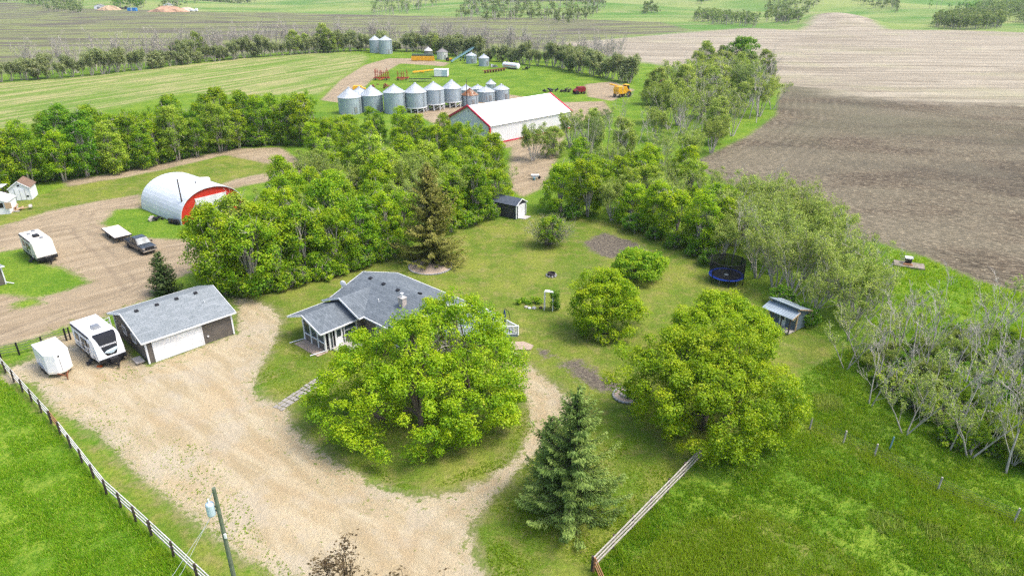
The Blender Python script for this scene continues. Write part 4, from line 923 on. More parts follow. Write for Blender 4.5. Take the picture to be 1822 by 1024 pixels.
# ------------------------------------------------------------------ materials of the built things
SIDING = lap_siding('grey_lap_siding', (0.135, 0.12, 0.105)); SIDING_B = lap_siding('blue_grey_siding', (0.13, 0.17, 0.215), 0.22, True)
SIDING_D = lap_siding('charcoal_siding', (0.055, 0.055, 0.062), 0.15)
WHITE = plain('white_paint', (0.74, 0.75, 0.76), 0.5, var=0.07, scale=1.5); TRIM = plain('white_trim', (0.68, 0.69, 0.7), 0.5, var=0.08)
SHINGLE = shingle('grey_shingles', (0.15, 0.175, 0.185), (0.25, 0.275, 0.29), 1.5); SHINGLE_H = shingle('blue_grey_shingles', (0.085, 0.103, 0.118), (0.165, 0.19, 0.21), 1.3); SHINGLE_D = shingle('dark_shingles', (0.06, 0.075, 0.1), (0.11, 0.13, 0.165))
SHINGLE_B = shingle('brown_shingles', (0.15, 0.1, 0.075), (0.22, 0.15, 0.11))
GLASS = glass('window_glass'); BLACK = plain('black_plastic', (0.02, 0.02, 0.022), 0.5); RUBBER = plain('tyre_rubber', (0.025, 0.025, 0.025), 0.85)
DOORW = lap_siding('white_panel_door', (0.8, 0.81, 0.82), 0.53); CONC = plain('concrete', (0.42, 0.4, 0.37), 0.9, var=0.2, scale=1.5, bump=0.3)
WOODG = plain('weathered_wood', (0.38, 0.35, 0.31), 0.85, var=0.3, scale=3, bump=0.3); WOODD = plain('dark_wood', (0.07, 0.055, 0.045), 0.9, var=0.3); WOODN = plain('fresh_wood', (0.45, 0.32, 0.2), 0.8, var=0.2)
WOODR = plain('reddish_wood', (0.3, 0.15, 0.075), 0.85, var=0.25); GREYM = plain('grey_metal', (0.3, 0.31, 0.32), 0.4, 0.5); STONE = plain('edging_stone', (0.3, 0.3, 0.3), 0.9, var=0.35, scale=5, bump=0.5)
GRAVB = plain('bed_gravel', (0.38, 0.3, 0.23), 0.95, var=0.4, scale=9, bump=0.7); BRICKP = plain('chimney_brick', (0.42, 0.37, 0.33), 0.9, var=0.25, scale=8, bump=0.4)
RVWHITE = plain('rv_white', (0.76, 0.77, 0.78), 0.35, var=0.05); RVCREAM = plain('rv_cream', (0.68, 0.65, 0.58), 0.4, var=0.08); RVDARK = plain('rv_black_gloss', (0.012, 0.013, 0.016), 0.3, spec=.25)
GALV = corrugated('galvanised_sheet', (0.35, 0.42, 0.465), 0.16, 'Z', 0.15, 0.45, rust=0.06, streak=.6); GALVR = corrugated('galvanised_roof', (0.5, 0.54, 0.57), 0.5, 'X', 0.15, 0.4, rust=0.02)
RUSTR = corrugated('rusty_roof', (0.4, 0.34, 0.28), 0.5, 'X', 0.2, 0.6, rust=0.75); WHITEBIN = corrugated('white_bin_sheet', (0.6, 0.6, 0.58), 0.16, 'Z', 0.1, 0.5); GREYROOF = plain('grey_tin', (0.24, 0.23, 0.22), .6, .2)
QUON = corrugated('white_arched_sheet', (0.66, 0.7, 0.72), 0.3, 'X', 0.1, 0.4, streak=.4); RED = plain('red_sheet', (0.5, 0.035, 0.02), 0.5, var=.15); REDT = plain('crimson_trim', (0.48, 0.03, 0.06), 0.5, var=.1)
SHEDW = corrugated('white_ribbed_sheet', (0.69, 0.7, 0.71), 0.6, 'X', 0.0, 0.45, streak=.25); YELLOW = plain('machine_yellow', (0.72, 0.38, 0.02), 0.5, var=.2); REDM = plain('machine_red', (0.36, 0.055, 0.03), 0.6, var=.3)
RUST = plain('rusty_steel', (0.2, 0.075, 0.035), 0.85, var=.4); BLUEM = plain('blue_grey_steel', (0.16, 0.3, 0.36), 0.5, var=.15); BLUE = plain('blue_pad', (0.02, 0.07, 0.5), 0.5); NAVY = plain('navy_fabric', (0.012, 0.03, 0.11), 0.8)
TRUCKP = plain('truck_grey_paint', (0.05, 0.058, 0.068), 0.22, 0.3, var=.06, spec=.5); CHROME = plain('chrome', (0.6, 0.6, 0.62), 0.2, 0.9); DECKW = plain('trailer_boards', (0.66, 0.6, 0.52), 0.8, var=.12, scale=2)
ORANGE = plain('orange_block', (0.6, 0.12, 0.02), .6); GREENM = plain('green_treated_pole', (0.12, 0.15, 0.1), .9, var=.3, scale=4); GREYBLUE = plain('pale_blue_grey', (0.42, 0.52, 0.58), .5)
NETM = None
def net_material():
    N = NT('black_safety_net', 0.9); o = N.obj()
    N.color((0.012, 0.012, 0.013)); tr = N.n("BsdfTransparent"); mx = N.n("MixShader"); mx.inputs[0].default_value = 0.74
    N.t.links.new(tr.outputs[0], mx.inputs[1]); N.t.links.new(N.b.outputs[0], mx.inputs[2]); N.t.links.new(mx.outputs[0], N.out.inputs["Surface"]); return N.m

def gable_roof(x0, x1, ymid, half, zr, ze, th=0.14, axis='x'):
    """two thick slopes, ridge along x (or along y) -> MB"""
    m = MB()
    if axis == 'x':
        m.slab([(x0, ymid - half, ze), (x1, ymid - half, ze), (x1, ymid, zr), (x0, ymid, zr)], th); m.slab([(x0, ymid, zr), (x1, ymid, zr), (x1, ymid + half, ze), (x0, ymid + half, ze)], th)
    else:
        m.slab([(ymid - half, x0, ze), (ymid, x0, zr), (ymid, x1, zr), (ymid - half, x1, ze)], th); m.slab([(ymid, x0, zr), (ymid + half, x0, ze), (ymid + half, x1, ze), (ymid, x1, zr)], th)
    return m
def window(parent, c, w_, h_, face, depth=0.06, bars=1, mat=None):
    """framed window; face is the outward direction '+x','-x','+y','-y'"""
    sx = face[1] == 'x'; sg = 1 if face[0] == '+' else -1
    fr = MB(); t = 0.09
    def bx(du, dz, wu, hz, off, th): 
        return ((c[0] + sg * off, c[1] + du, c[2] + dz), (th, wu, hz)) if sx else ((c[0] + du, c[1] + sg * off, c[2] + dz), (wu, th, hz))
    for du, dz, wu, hz in ((0, h_ / 2 + t / 2, w_ + 2 * t, t), (0, -h_ / 2 - t / 2, w_ + 2 * t, t), (-w_ / 2 - t / 2, 0, t, h_), (w_ / 2 + t / 2, 0, t, h_)): fr.box(*bx(du, dz, wu, hz, depth / 2, depth))
    for b in range(bars): fr.box(*bx(-w_ / 2 + w_ * (b + 1) / (bars + 1), 0, 0.05, h_, depth * .35, depth * .7))
    f = fr.build('window', mat or TRIM, parent); MB().box(*bx(0, 0, w_, h_, 0.012, 0.024)).build('pane', GLASS, f); return f
def lamp(parent, c):
    MB().box(c, (.14, .14, .2)).lathe([(0.02, -.12), (.09, -.1), (.05, .02)], 8, c).build('wall_lamp', BLACK, parent)

# ------------------------------------------------------------------ garage
g = thing('garage', 'long grey garage with pale shingle roof and wide white door beside the gravel', 'garage', (-36.0, 58.6), rad(46)); L_, D_, E_, RG = 8.7, 8.6, 2.75, 4.25
MB().prism([(0, 0), (D_, 0), (D_, E_), (D_ / 2, RG - .16), (0, E_)], 0, L_, 'yz').build('wall', SIDING, g)
gable_roof(-.45, L_ + .4, D_ / 2, D_ / 2 + .45, RG, E_ - .08, .1).build('roof', SHINGLE, g)
fb = MB(); h2 = D_ / 2 + .47
for x in (-.47, L_ + .42):
    fb.bar((x, D_ / 2 - h2, E_ - .15), (x, D_ / 2, RG - .06), .05, .2); fb.bar((x, D_ / 2, RG - .06), (x, D_ / 2 + h2, E_ - .15), .05, .2)
for y in (D_ / 2 - h2 - .04, D_ / 2 + h2 + .04): fb.box((L_ / 2, y, E_ - .17), (L_ + .9, .09, .15))
fb.build('fascia', TRIM, g)
for x, y in ((-.01, -.01), (L_ + .01, -.01), (-.01, D_), (L_ + .01, D_)): MB().box((x, y, E_ / 2), (.16, .16, E_ - .1)).build('corner_trim', TRIM, g)
MB().box((3.05, -.04, 1.09), (4.7, .06, 2.18)).build('garage_door', DOORW, g)
dt = MB(); dt.box((.63, -.05, 1.16), (.13, .09, 2.32)).box((5.47, -.05, 1.16), (.13, .09, 2.32)).box((3.05, -.05, 2.255), (4.7, .09, .13)); dt.build('door_trim', TRIM, g)
for y in (3.3, 5.9): window(g, (0, y, 1.62), .85, .8, '-x')
for x in (.35, 5.85): lamp(g, (x, -.1, 2.3))
for x in (1.0, 3.0, 5.0, 7.0): MB().box((x, D_ / 2 - .42, RG - .05), (.34, .3, .14), rx=rad(18)).build('roof_vent', BLACK, g)
MB().tube([(7.1, 2.2, 3.3), (7.1, 2.2, 3.85)], .05, 6).build('vent_pipe', TRIM, g)
MB().box((6.0, -.05, .8), (.16, .06, .16)).build('outlet_cover', TRIM, g)
st = thing('wooden_step', 'grey wooden step box leaning at the garage corner', 'step', (*G(247, 643),), rad(46)); MB().box((0, 0, .2), (.8, 1.5, .06)).box((0, .5, .1), (.7, .4, .18)).build('tread', WOODG, st); MB().box((0, -.4, .08), (.7, .5, .15)).build('base', WOODD, st)

# ------------------------------------------------------------------ house
h = thing('house', 'grey bungalow with shingle gable roofs, brick chimney, glazed porch and white railed deck', 'house', (-16.8, 70.9), rad(-42))
MB().prism([(-4.35, 0), (4.35, 0), (4.35, 2.95), (0, 4.5), (-4.35, 2.95)], .45, 12.35, 'yz').build('wall', SIDING, h)
MB().prism([(.35, 0), (5.6, 0), (5.6, 2.9), (2.97, 4.0), (.35, 2.9)], -4.9, -4.36, 'xz').build('wall', SIDING, h)
rf = gable_roof(0, 12.8, 0, 4.8, 4.72, 3.02, .13).build('roof', SHINGLE_H, h)
gable_roof(-5.45, -.9, 2.97, 3.27, 4.3, 3.0, .12, 'y').build('roof', SHINGLE_H, h)
gable_roof(-9.6, -4.92, 2.4, 3.0, 3.6, 2.5, .12, 'y').build('roof', SHINGLE_H, h)
fb = MB()
for (y, xm, hf, zr, ze) in ((-5.48, 2.97, 3.29, 4.24, 2.94), (-9.63, 2.4, 3.02, 3.54, 2.44)):
    fb.bar((xm - hf, y, ze), (xm, y, zr), .05, .2); fb.bar((xm, y, zr), (xm + hf, y, ze), .05, .2)
for x in (-.03, 12.83): fb.bar((x, -4.82, 2.95), (x, 0, 4.65), .05, .2); fb.bar((x, 0, 4.65), (x, 4.82, 2.95), .05, .2)
fb.box((6.4, 4.86, 2.93), (12.8, .1, .14)).box((9.5, -4.86, 2.93), (6.6, .1, .14)).box((5.45, -7.3, 2.42), (.1, 4.6, .13)).box((-.66, -7.3, 2.42), (.1, 4.6, .13)).box((6.3, -5.2, 2.92), (.1, .5, .13))
fb.build('fascia', TRIM, h)
# porch walls: low panels, posts, glass
px0, px1, py0 = 1.16, 4.95, -8.85
def pz(x): return 3.6 - abs(x - 2.4) * .373 - .14
pw = MB(); pw.box(((px0 + px1) / 2, py0 + .06, .45), (px1 - px0, .12, .9)); pw.box((px1 - .06, -5.6, .45), (.12, 1.5, .9)); pw.box((px0 + .06, -6.8, .45), (.12, 3.8, .9)); pw.box((px1 - .06, -7.3, 2.42), (.1, 2.2, .4)); pw.build('porch_wall', SIDING, h)
MB().box(((px0 + px1) / 2, -6.8, .05), (px1 - px0 - .2, 3.9, .1)).build('porch_floor', CONC, h)
pp = MB()
for x in (px0, 2.42, 3.68, px1): pp.box((x, py0, pz(x) / 2), (.15, .15, pz(x)))
for y in (-8.35, -6.5, -4.95): pp.box((px1, y, 1.3), (.12, .12, 2.6))
pp.box(((px0 + px1) / 2, py0 - .01, .93), (px1 - px0, .13, .1)); pp.box((px1, -5.72, 1.0), (.11, 1.5, .1)); pp.box((px1, -5.72, 1.5), (.1, 1.5, .08)); pp.bar((px0, py0, pz(px0)), (2.4, py0, pz(2.4)), .12, .12); pp.bar((2.4, py0, pz(2.4)), (px1, py0, pz(px1)), .12, .12)
pp.build('porch_frame', TRIM, h)
for a, b in ((px0, 2.42), (2.42, 3.68), (3.68, px1)):
    MB().prism([(a + .07, .98), (b - .07, .98), (b - .07, pz(b - .07) - .05), (a + .07, pz(a + .07) - .05)], py0 + .02, py0 + .05, 'xz').build('porch_pane', GLASS, h)
MB().box((px1 - .03, -5.72, 1.25), (.04, 1.4, .4)).box((px1 - .03, -5.72, 2.1), (.04, 1.4, 1.1)).build('porch_pane', GLASS, h)
MB().box((px0 + .03, -6.8, 1.8), (.04, 3.7, 1.6)).build('porch_pane', GLASS, h)
d = MB().box((px1 + .03, -7.2, 1.08), (.07, .92, 2.1)).build('door', WHITE, h); MB().box((px1 + .08, -7.2, 1.55), (.03, .5, .75)).build('pane', GLASS, d); MB().box((px1 + .1, -6.83, 1.0), (.06, .06, .06)).build('handle', GREYM, d)
d = MB().box((px1 + .01, -8.1, 1.08), (.06, .4, 2.05)).build('sidelight', TRIM, h); MB().box((px1 + .05, -8.1, 1.1), (.03, .24, 1.75)).build('pane', GLASS, d)
MB().box((px1 + .9, -6.9, .1), (1.8, 2.6, .2)).build('front_step', CONC, h)
for (x, y) in ((px0 - .1, py0 - .05), (px1 + .02, py0 - .12)):
    MB().tube([(x, y, 2.4), (x, y, .18), (x - .5, y - 1.5, .05)], .06, 6).build('downspout', TRIM, h)
ch = MB().box((9.0, -1.8, 4.2), (.66, .55, 1.4)).build('chimney', BRICKP, h); MB().box((9.0, -1.8, 4.96), (.78, .67, .1)).build('cap', CONC, ch); MB().tube([(9.0, -1.8, 5.0), (9.0, -1.8, 5.4)], .1, 8).lathe([(.18, 0), (.18, .05), (.02, .12)], 8, (9.0, -1.8, 5.42)).build('flue', TRIM, ch)
for x in (1.9, 4.2, 6.6, 9.0): MB().box((x, -.45 if x < 8 else .6, 4.62), (.4, .32, .14), rx=rad(18 if x < 8 else -18)).build('roof_vent', BLACK, h)
MB().tube([(6, -2.6, 3.7), (6, -2.6, 4.15)], .05, 6).build('vent_pipe', TRIM, h)
sd = MB(); sd.lathe([(.02, 0), (.2, .02), (.34, .09), (.345, .1), (.2, .04), (.02, .02)], 14, (0, 0, 0), 'Y', 1.25); s_o = sd.build('satellite_dish', WHITE, h, smooth=True); s_o.location = (.25, -3.0, 4.25); s_o.rotation_euler = (rad(12), 0, rad(35))
MB().tube([(0, 0.02, 0), (.02, .3, -.5)], .03, 6).tube([(0, 0, -.3), (0, -.45, -.1)], .015, 5).box((0, -.45, -.08), (.08, .12, .08)).build('mount', GREYM, s_o)
for x in (8.5, 10.8): window(h, (x, -4.35, 1.7), 1.4, 1.1, '-y')
window(h, (2.97, -4.9, 1.6), 1.2, 1.0, '-y'); window(h, (7.6, 4.35, 1.7), 1.5, 1.1, '+y'); window(h, (3.4, 4.35, 1.7), 1.2, 1.0, '+y'); window(h, (.45, 2.0, 1.7), 1.2, 1.0, '-x')
def loc_h(X, Y): 
    dx, dy = X + 16.8, Y - 70.9; c, s = math.cos(rad(-42)), math.sin(rad(-42)); return (dx * c + dy * s, -dx * s + dy * c)
dk = [loc_h(*p) for p in ((.6, 60.35), (-2.4, 60.2), (-6.0, 60.0), (-9.2, 60.9), (-7.2, 62.2), (-4.1, 65.9))]
dki = [loc_h(*p) for p in ((-.1, 60.75), (-2.2, 60.65), (-5.8, 60.5), (-8.6, 61.2), (-7.0, 62.3), (-4.6, 65.3))]
MB().prism(dki, 0, 2.1, 'xy').build('deck_wall', SIDING, h); MB().prism(dk, 2.12, 2.34, 'xy').build('deck', plain('deck_membrane', (.2, .25, .29), .7), h)
rl = MB()
seq = [dk[4], dk[5], dk[0], dk[1]]
def lerp2(a, b, f): return (a[0] + (b[0] - a[0]) * f, a[1] + (b[1] - a[1]) * f)
seq = [dk[5], lerp2(dk[5], dk[0], .5), dk[0], dk[1], dk[2]]
for a, b in zip(seq, seq[1:]):
    rl.bar((*a, 3.3), (*b, 3.3), .1, .07); rl.bar((*a, 2.46), (*b, 2.46), .07, .06); n_ = max(2, int(math.dist(a, b) / .17))
    for i in range(n_):
        q = lerp2(a, b, (i + .5) / n_); rl.box((*q, 2.88), (.045, .045, .8))
    rl.box((*a, 2.85), (.13, .13, 1.05)); rl.box((*b, 2.85), (.125, .125, 1.04))
rl.build('railing', WHITE, h)
q = loc_h(-.2, 60.85); MB().tube([(*q, 2.2), (*q, .2), (q[0] + .9, q[1] + .2, .06)], .06, 6).build('downspout', TRIM, h)
um = thing('patio_umbrella', 'closed navy patio umbrella on the white railed deck', 'umbrella', (-.75, 61.2, 2.34), .4)
MB().lathe([(.04, .75), (.17, .95), (.16, 1.5), (.1, 2.1), (.02, 2.45)], 10).build('canopy', NAVY, um, smooth=True); MB().tube([(0.5, 0, 0), (.62, 0, 1.2), (.45, 0, 2.1), (0.02, 0, 2.5)], .03, 6).build('arm', BLACK, um); MB().box((.5, 0, .05), (.7, .7, .1)).build('base', BLACK, um)

def edged_bed(name, label, px, rx, mat, h=.14, inner=None):
    X, Y = G(*px); o = thing(name, label, 'garden bed', (X, Y)); rg = np.random.default_rng(int(px[0])); e = MB(); n = int(rx * 2 * 3.1416 / .34)
    for i in range(n):
        a = 6.2832 * i / n; e.box((math.cos(a) * rx, math.sin(a) * rx, h * .5), (.17, .3 * rg.uniform(.85, 1.05), h * rg.uniform(.85, 1.1)), a)
    e.build('edging', STONE, o)
    MB().lathe([(rx - .1, -.05), (rx - .1, .07), (rx * .6, .11), (.05, .16)], 40).build('gravel_fill', mat, o, smooth=False); return o
edged_bed('gravel_bed', 'round gravel bed with dark edging under the olive-brown spruce', (766, 474), 2.85, GRAVB)
o = edged_bed('planter_ring', 'round stone ring with inner planter beside the end of the dark soil strip', (1115, 704), 1.22, GRAVB)
e = MB()
for i in range(14): a = 6.2832 * i / 14; e.box((math.cos(a) * .52, math.sin(a) * .52, .2), (.2, .22, .24), a)
e.build('inner_ring', WOODG, o); MB().lathe([(.45, .05), (.45, .26), (.02, .28)], 16).build('soil', plain('bed_soil', (.3, .26, .18), .95, var=.3, scale=8), o)
rg = np.random.default_rng(9); cen, nrm, size, tint = clump_leaves(np.array([(0, -.6, .3), (.05, -.5, .45), (-.35, .2, .4)]), np.array([.22, .2, .12]), 40, .07, rg); me = leaf_mesh('plant', cen, nrm, size, tint, rg); me.materials.append(L_GREEN); q = bpy.data.objects.new('plant', me); COL.objects.link(q); q.parent = o
MB().prism([(0, -.02), (4.1, -.02), (4.1, .06), (0, .06)], 0, 1.3, 'xz').build('gravel_strip', GRAVB)
q = bpy.data.objects['gravel_strip']; q.location = (*G(541, 604), 0); q.rotation_euler = (0, 0, rad(-40)); q.location.x -= .75; q.location.y -= .95; tag(q, 'tan gravel strip with edging below the porch windows', 'garden bed')
o = MB().prism([(0, 0), (2.3, 0), (2.6, .9), (1.6, 1.7), (.3, 1.7)], -.02, .05, 'xy').build('gravel_strip', GRAVB); o.location = (*G(905, 622), 0); tag(o, 'tan gravel patch below the corner of the white railed deck', 'garden bed')
# stone path from the drive to the porch
ptm = MB(); a, b = Vector((*G(497, 725), 0)), Vector((*G(600, 655), 0)); dv = (b - a).normalized(); sv = Vector((-dv.y, dv.x, 0)); rg = np.random.default_rng(2); L = (b - a).length
for i in range(int(L / .55)):
    for j in range(3):
        c = a + dv * (i * .55 + rg.uniform(-.05, .05)) + sv * ((j - 1) * .42 + rg.uniform(-.04, .04)); ptm.box((c.x, c.y, .025), (.48 * rg.uniform(.8, 1.1), .36 * rg.uniform(.8, 1.1), .07), math.atan2(dv.y, dv.x) + rg.uniform(-.15, .15))
tag(ptm.build('path', plain('path_stone', (.3, .28, .25), .9, var=.25, scale=2.5), None, bevel=.02), 'pale flagstone path', kind='structure')

# ------------------------------------------------------------------ wheels, trailers, truck
def wheel(parent, c, r, w_, axis='Y', rim=GREYM):
    t = MB().lathe([(r * .55, -w_ / 2), (r * .93, -w_ / 2), (r, -w_ * .3), (r, w_ * .3), (r * .93, w_ / 2), (r * .55, w_ / 2)], 18, c, axis).build('wheel', RUBBER, parent, smooth=False)
    MB().lathe([(.04, -w_ * .52), (r * .56, -w_ * .42), (r * .56, w_ * .42), (.04, w_ * .52)], 14, c, axis).build('rim', rim, t)
def rv(name, label, loc, rz, L, W, Ht, body_m, front_dark, stripe):
    """travel trailer; x forward to the hitch, y to its left; origin at the middle of the floor front edge"""
    o = thing(name, label, 'trailer', loc, rz); zb = .55
    prof = [(-L, zb), (-.05, zb), (.12, zb + .45), (.02, zb + 1.0), (-.5, Ht - .28), (-1.0, Ht - .04), (-1.6, Ht), (-L + .1, Ht - .03), (-L, Ht - .12)]
    MB().prism(prof, -W / 2, W / 2, 'xz').build('body', body_m, o, bevel=.05)
    MB().prism([(-L + .02, zb - .12), (-.05, zb - .12), (.15, zb + .02), (.15, zb + .4), (-.02, zb + .2), (-L + .02, zb + .12)], -W / 2 - .015, W / 2 + .015, 'xz').build('skirt', RVDARK if front_dark else BLACK, o)
    if front_dark:
        s = MB(); fp = [(.09, zb + .62), (.03, zb + 1.02), (-.49, Ht - .26), (-.98, Ht - .03), (-1.25, Ht + .012)]
        ws = [.42, .62, .92, 1.02, .95]; P = []
        for (x, z), w2 in zip(fp, ws): P += [(x + .03, -w2, z + .02), (x + .03, w2, z + .02)]
        s.add(P, [(2 * i, 2 * i + 1, 2 * i + 3, 2 * i + 2) for i in range(4)]); cap_ = s.build('front_window', RVDARK, o)
        MB().add([(.10, -.62, zb + 1.02), (.10, .1, zb + .72), (.08, .7, zb + 1.12), (-.2, .4, zb + 1.5)], [(0, 1, 2, 3)]).build('front_graphic', GREYBLUE, cap_)
        lt = MB(); rg = np.random.default_rng(4); y = -.72
        for k in range(10):     # strip of lettering across the dark front
            wd = .07; P0 = Vector((-.13, y, zb + 1.58)); lt.bar(P0, P0 + Vector((-.09, 0, .13)), .025, .02); lt.bar(P0 + Vector((0, wd, 0)), P0 + Vector((-.09, wd, .13)), .025, .02); lt.bar(P0 + Vector((-.045, 0, .065)) if k % 2 else P0, (P0 + Vector((-.045, wd, .065))) if k % 2 else P0 + Vector((0, wd, 0)), .02, .02); y += .145
        lt.build('lettering', WHITE, cap_)
        for sg in (-1, 1): MB().add([(-.1, sg * (W / 2 + .012), zb + 1.0), (-.7, sg * (W / 2 + .012), zb + 1.55), (-.62, sg * (W / 2 + .012), zb + 1.75), (-.05, sg * (W / 2 + .012), zb + 1.25)], [(0, 1, 2, 3)]).build('side_graphic', GREYBLUE, o)
    else:
        MB().add([(.06, -.55, zb + .9), (.06, .55, zb + .9), (-.2, .7, zb + 1.35), (-.2, -.7, zb + 1.35)], [(0, 1, 2, 3)]).build('front_graphic', TRIM, o)
    ys = -W / 2
    for x, z, w_, hh in ((-L + 1.3, zb + 1.35, .8, .6), (-L * .58, zb + 1.45, .35, .4), (-L * .58, zb + .75, .35, .4), (-L * .45, zb + 1.4, .55, .55)): window(o, (x, ys, z), w_, hh, '-y', .03, 0, BLACK)
    d = MB().box((-1.75, ys - .02, zb + 1.02), (.68, .05, 1.85)).build('door', body_m, o); MB().box((-1.75, ys - .05, zb + 1.45), (.4, .02, .5)).build('pane', GLASS, d); MB().bar((-2.12, ys - .06, zb + .3), (-2.12, ys - .06, zb + 1.9), .05).build('grab_handle', BLACK, d)
    MB().bar((-L + .5, ys - .08, Ht - .12), (-1.3, ys - .08, Ht - .12), .14, .12).build('awning', BLACK, o)
    MB().box((-L * .5, ys - .006, zb + .42), (L * .8, .012, .16)).build('side_stripe', stripe, o); MB().box((-L * .55, ys - .006, zb + .66), (L * .55, .012, .05)).build('side_stripe', RVDARK, o)
    MB().box((-L * .45, 0, Ht + .13), (.95, .8, .28), taper=.85).build('air_conditioner', GREYM if front_dark else BLACK, o, bevel=.04)
    for x, y in ((-L + .8, .4), (-L * .72, -.4), (-L * .25, .3)): MB().box((x, y, Ht + .05), (.42, .42, .12)).build('roof_vent', GREYM if not front_dark else WHITE, o)
    for x in (-L * .55, -L * .55 + .85):
        for y in (-W / 2 + .14, W / 2 - .14): wheel(o, (x, y, .34), .34, .22)
    MB().bar((-.3, -.9, .5), (1.25, 0, .48), .1).bar((-.3, .9, .5), (1.25, 0, .48), .1).tube([(1.15, 0, .75), (1.15, 0, .05)], .05, 6).bar((1.1, 0, .5), (1.5, 0, .5), .09).build('hitch', BLACK, o)
    MB().box((.55, 0, .78), (.5, .75, .42)).build('battery_box', BLACK, o, bevel=.04)
    MB().box((-1.75, ys - .45, .22), (.6, .35, .05)).box((-1.75, ys - .2, .4), (.6, .3, .05)).bar((-2.03, ys - .6, .2), (-2.03, ys, .5), .04).bar((-1.47, ys - .6, .2), (-1.47, ys, .5), .04).build('entry_step', BLACK, o)
    for x in (-L + .4, -.3):
        for y in (-.9, .9): MB().bar((x, y, zb), (x, y, .0), .07).build('jack', BLACK, o)
    return o
def headed(fl, ang, W): 
    a = rad(ang); return (fl[0] - math.sin(a) * W / 2, fl[1] + math.cos(a) * W / 2)
rv('travel_trailer', 'white travel trailer with large black front window parked beside the garage', headed((-40.3, 57.6), -41, 2.5), rad(-41), 6.3, 2.5, 3.12, RVWHITE, True, plain('slate_stripe', (.2, .22, .25), .4))
rv('travel_trailer', 'cream older travel trailer parked on the grass patch at the left edge', headed((-63.2, 84.2), -42, 2.4), rad(-42), 6.2, 2.4, 3.05, RVCREAM, False, plain('dark_stripe', (.08, .09, .1), .4))
MB().box((0, 0, .06), (.5, .25, .12)).build('levelling_block', ORANGE); q = bpy.data.objects['levelling_block']; q.location = (*G(178, 652), 0); tag(q, 'orange levelling block under the front of the white travel trailer', 'block')
# cargo trailer
o = thing('cargo_trailer', 'plain white enclosed cargo trailer with wedge nose at the end of the pipe fence', 'trailer', headed((-44.0, 55.7), -41, 2.1), rad(-41)); W = 2.1
nose = [(-3.7, -W / 2), (-.35, -W / 2), (.25, -.35), (.25, .35), (-.35, W / 2), (-3.7, W / 2)]
MB().prism(nose, .45, 2.42, 'xy').build('body', RVWHITE, o, bevel=.03); MB().prism([(x * 1.004, y * 1.012) for x, y in nose], .42, .62, 'xy').build('stone_guard', RVCREAM, o); MB().prism([(x * 1.008 + (-.01), y * 1.02) for x, y in nose], 2.38, 2.44, 'xy').build('roof', WHITE, o)
MB().box((-1.3, -W / 2 - .01, 1.35), (.75, .03, 1.6)).build('side_door', RVWHITE, o); MB().box((.262, -.02, 2.2), (.03, .15, .15)).build('marker_light', BLACK, o); MB().box((.27, 0, 1.3), (.015, .03, 1.5)).build('nose_seam', GREYM, o)
for x in (-2.5, -1.75):
    for y in (-W / 2 + .05, W / 2 - .05): wheel(o, (x, y, .33), .33, .2)
MB().box((-2.12, -W / 2 - .03, .72), (1.7, .22, .06)).build('fender', GREYM, o); MB().bar((0, -.5, .42), (1.25, 0, .42), .09).bar((0, .5, .42), (1.25, 0, .42), .09).tube([(1.2, 0, .8), (1.2, 0, .02)], .05, 6).build('hitch', RUST, o)
# flatbed trailer
W = 2.3; o = thing('flatbed_trailer', 'flatbed trailer with pale plywood deck hitched to the dark pickup', 'trailer', headed((-57.0, 92.0), -45, W), rad(-45))
MB().box((-2.9, 0, .9), (5.8, W, .09)).build('deck', DECKW, o); MB().box((-2.9, W / 2 + .03, .85), (5.9, .06, .18)).box((-2.9, -W / 2 - .03, .85), (5.9, .06, .18)).box((.03, 0, .85), (.06, W, .18)).box((-5.83, 0, .85), (.06, W, .18)).box((-2.9, .5, .72), (5.6, .12, .2)).box((-2.9, -.5, .72), (5.6, .12, .2)).build('frame', BLACK, o)
for x in (-4.3, -3.5):
    for y in (-.95, .95): wheel(o, (x, y, .36), .36, .22, rim=WHITE)
MB().bar((0, -.8, .75), (1.4, 0, .55), .12).bar((0, .8, .75), (1.4, 0, .55), .12).tube([(1.2, 0, 1.0), (1.2, 0, .05)], .05, 6).build('hitch', BLACK, o)
# pickup
o = thing('pickup_truck', 'dark grey crew cab pickup on the dirt, hitched to the flatbed trailer', 'pickup truck', headed((-50.75, 87.35), -40, 2.0), rad(-40))
b = MB(); b.prism([(-5.85, .55), (-5.85, 1.12), (-1.75, 1.16), (-.12, 1.08), (-.0, .9), (0, .5), (-.5, .45), (-5.4, .45)], -.98, .98, 'xz'); b.build('body', TRUCKP, o, bevel=.06)
cabp = [(-4.05, 1.14), (-3.85, 1.86), (-3.5, 1.93), (-2.5, 1.93), (-2.25, 1.88), (-1.45, 1.15)]
MB().add([(x, s * (.93 if z < 1.2 else .76), z) for s in (-1, 1) for x, z in cabp], [(0, 1, 2, 3, 4, 5), (11, 10, 9, 8, 7, 6)] + [(i, i + 1, i + 7, i + 6) for i in range(5)] + [(5, 0, 6, 11)]).build('cab', TRUCKP, o, bevel=.03)
MB().add([(-1.5, -.82, 1.2), (-1.5, .82, 1.2), (-2.2, .7, 1.865), (-2.2, -.7, 1.865)], [(0, 1, 2, 3)]).build('windscreen', glass('windscreen_glass', (.12, .16, .18)), o).location = (.03, 0, .02)
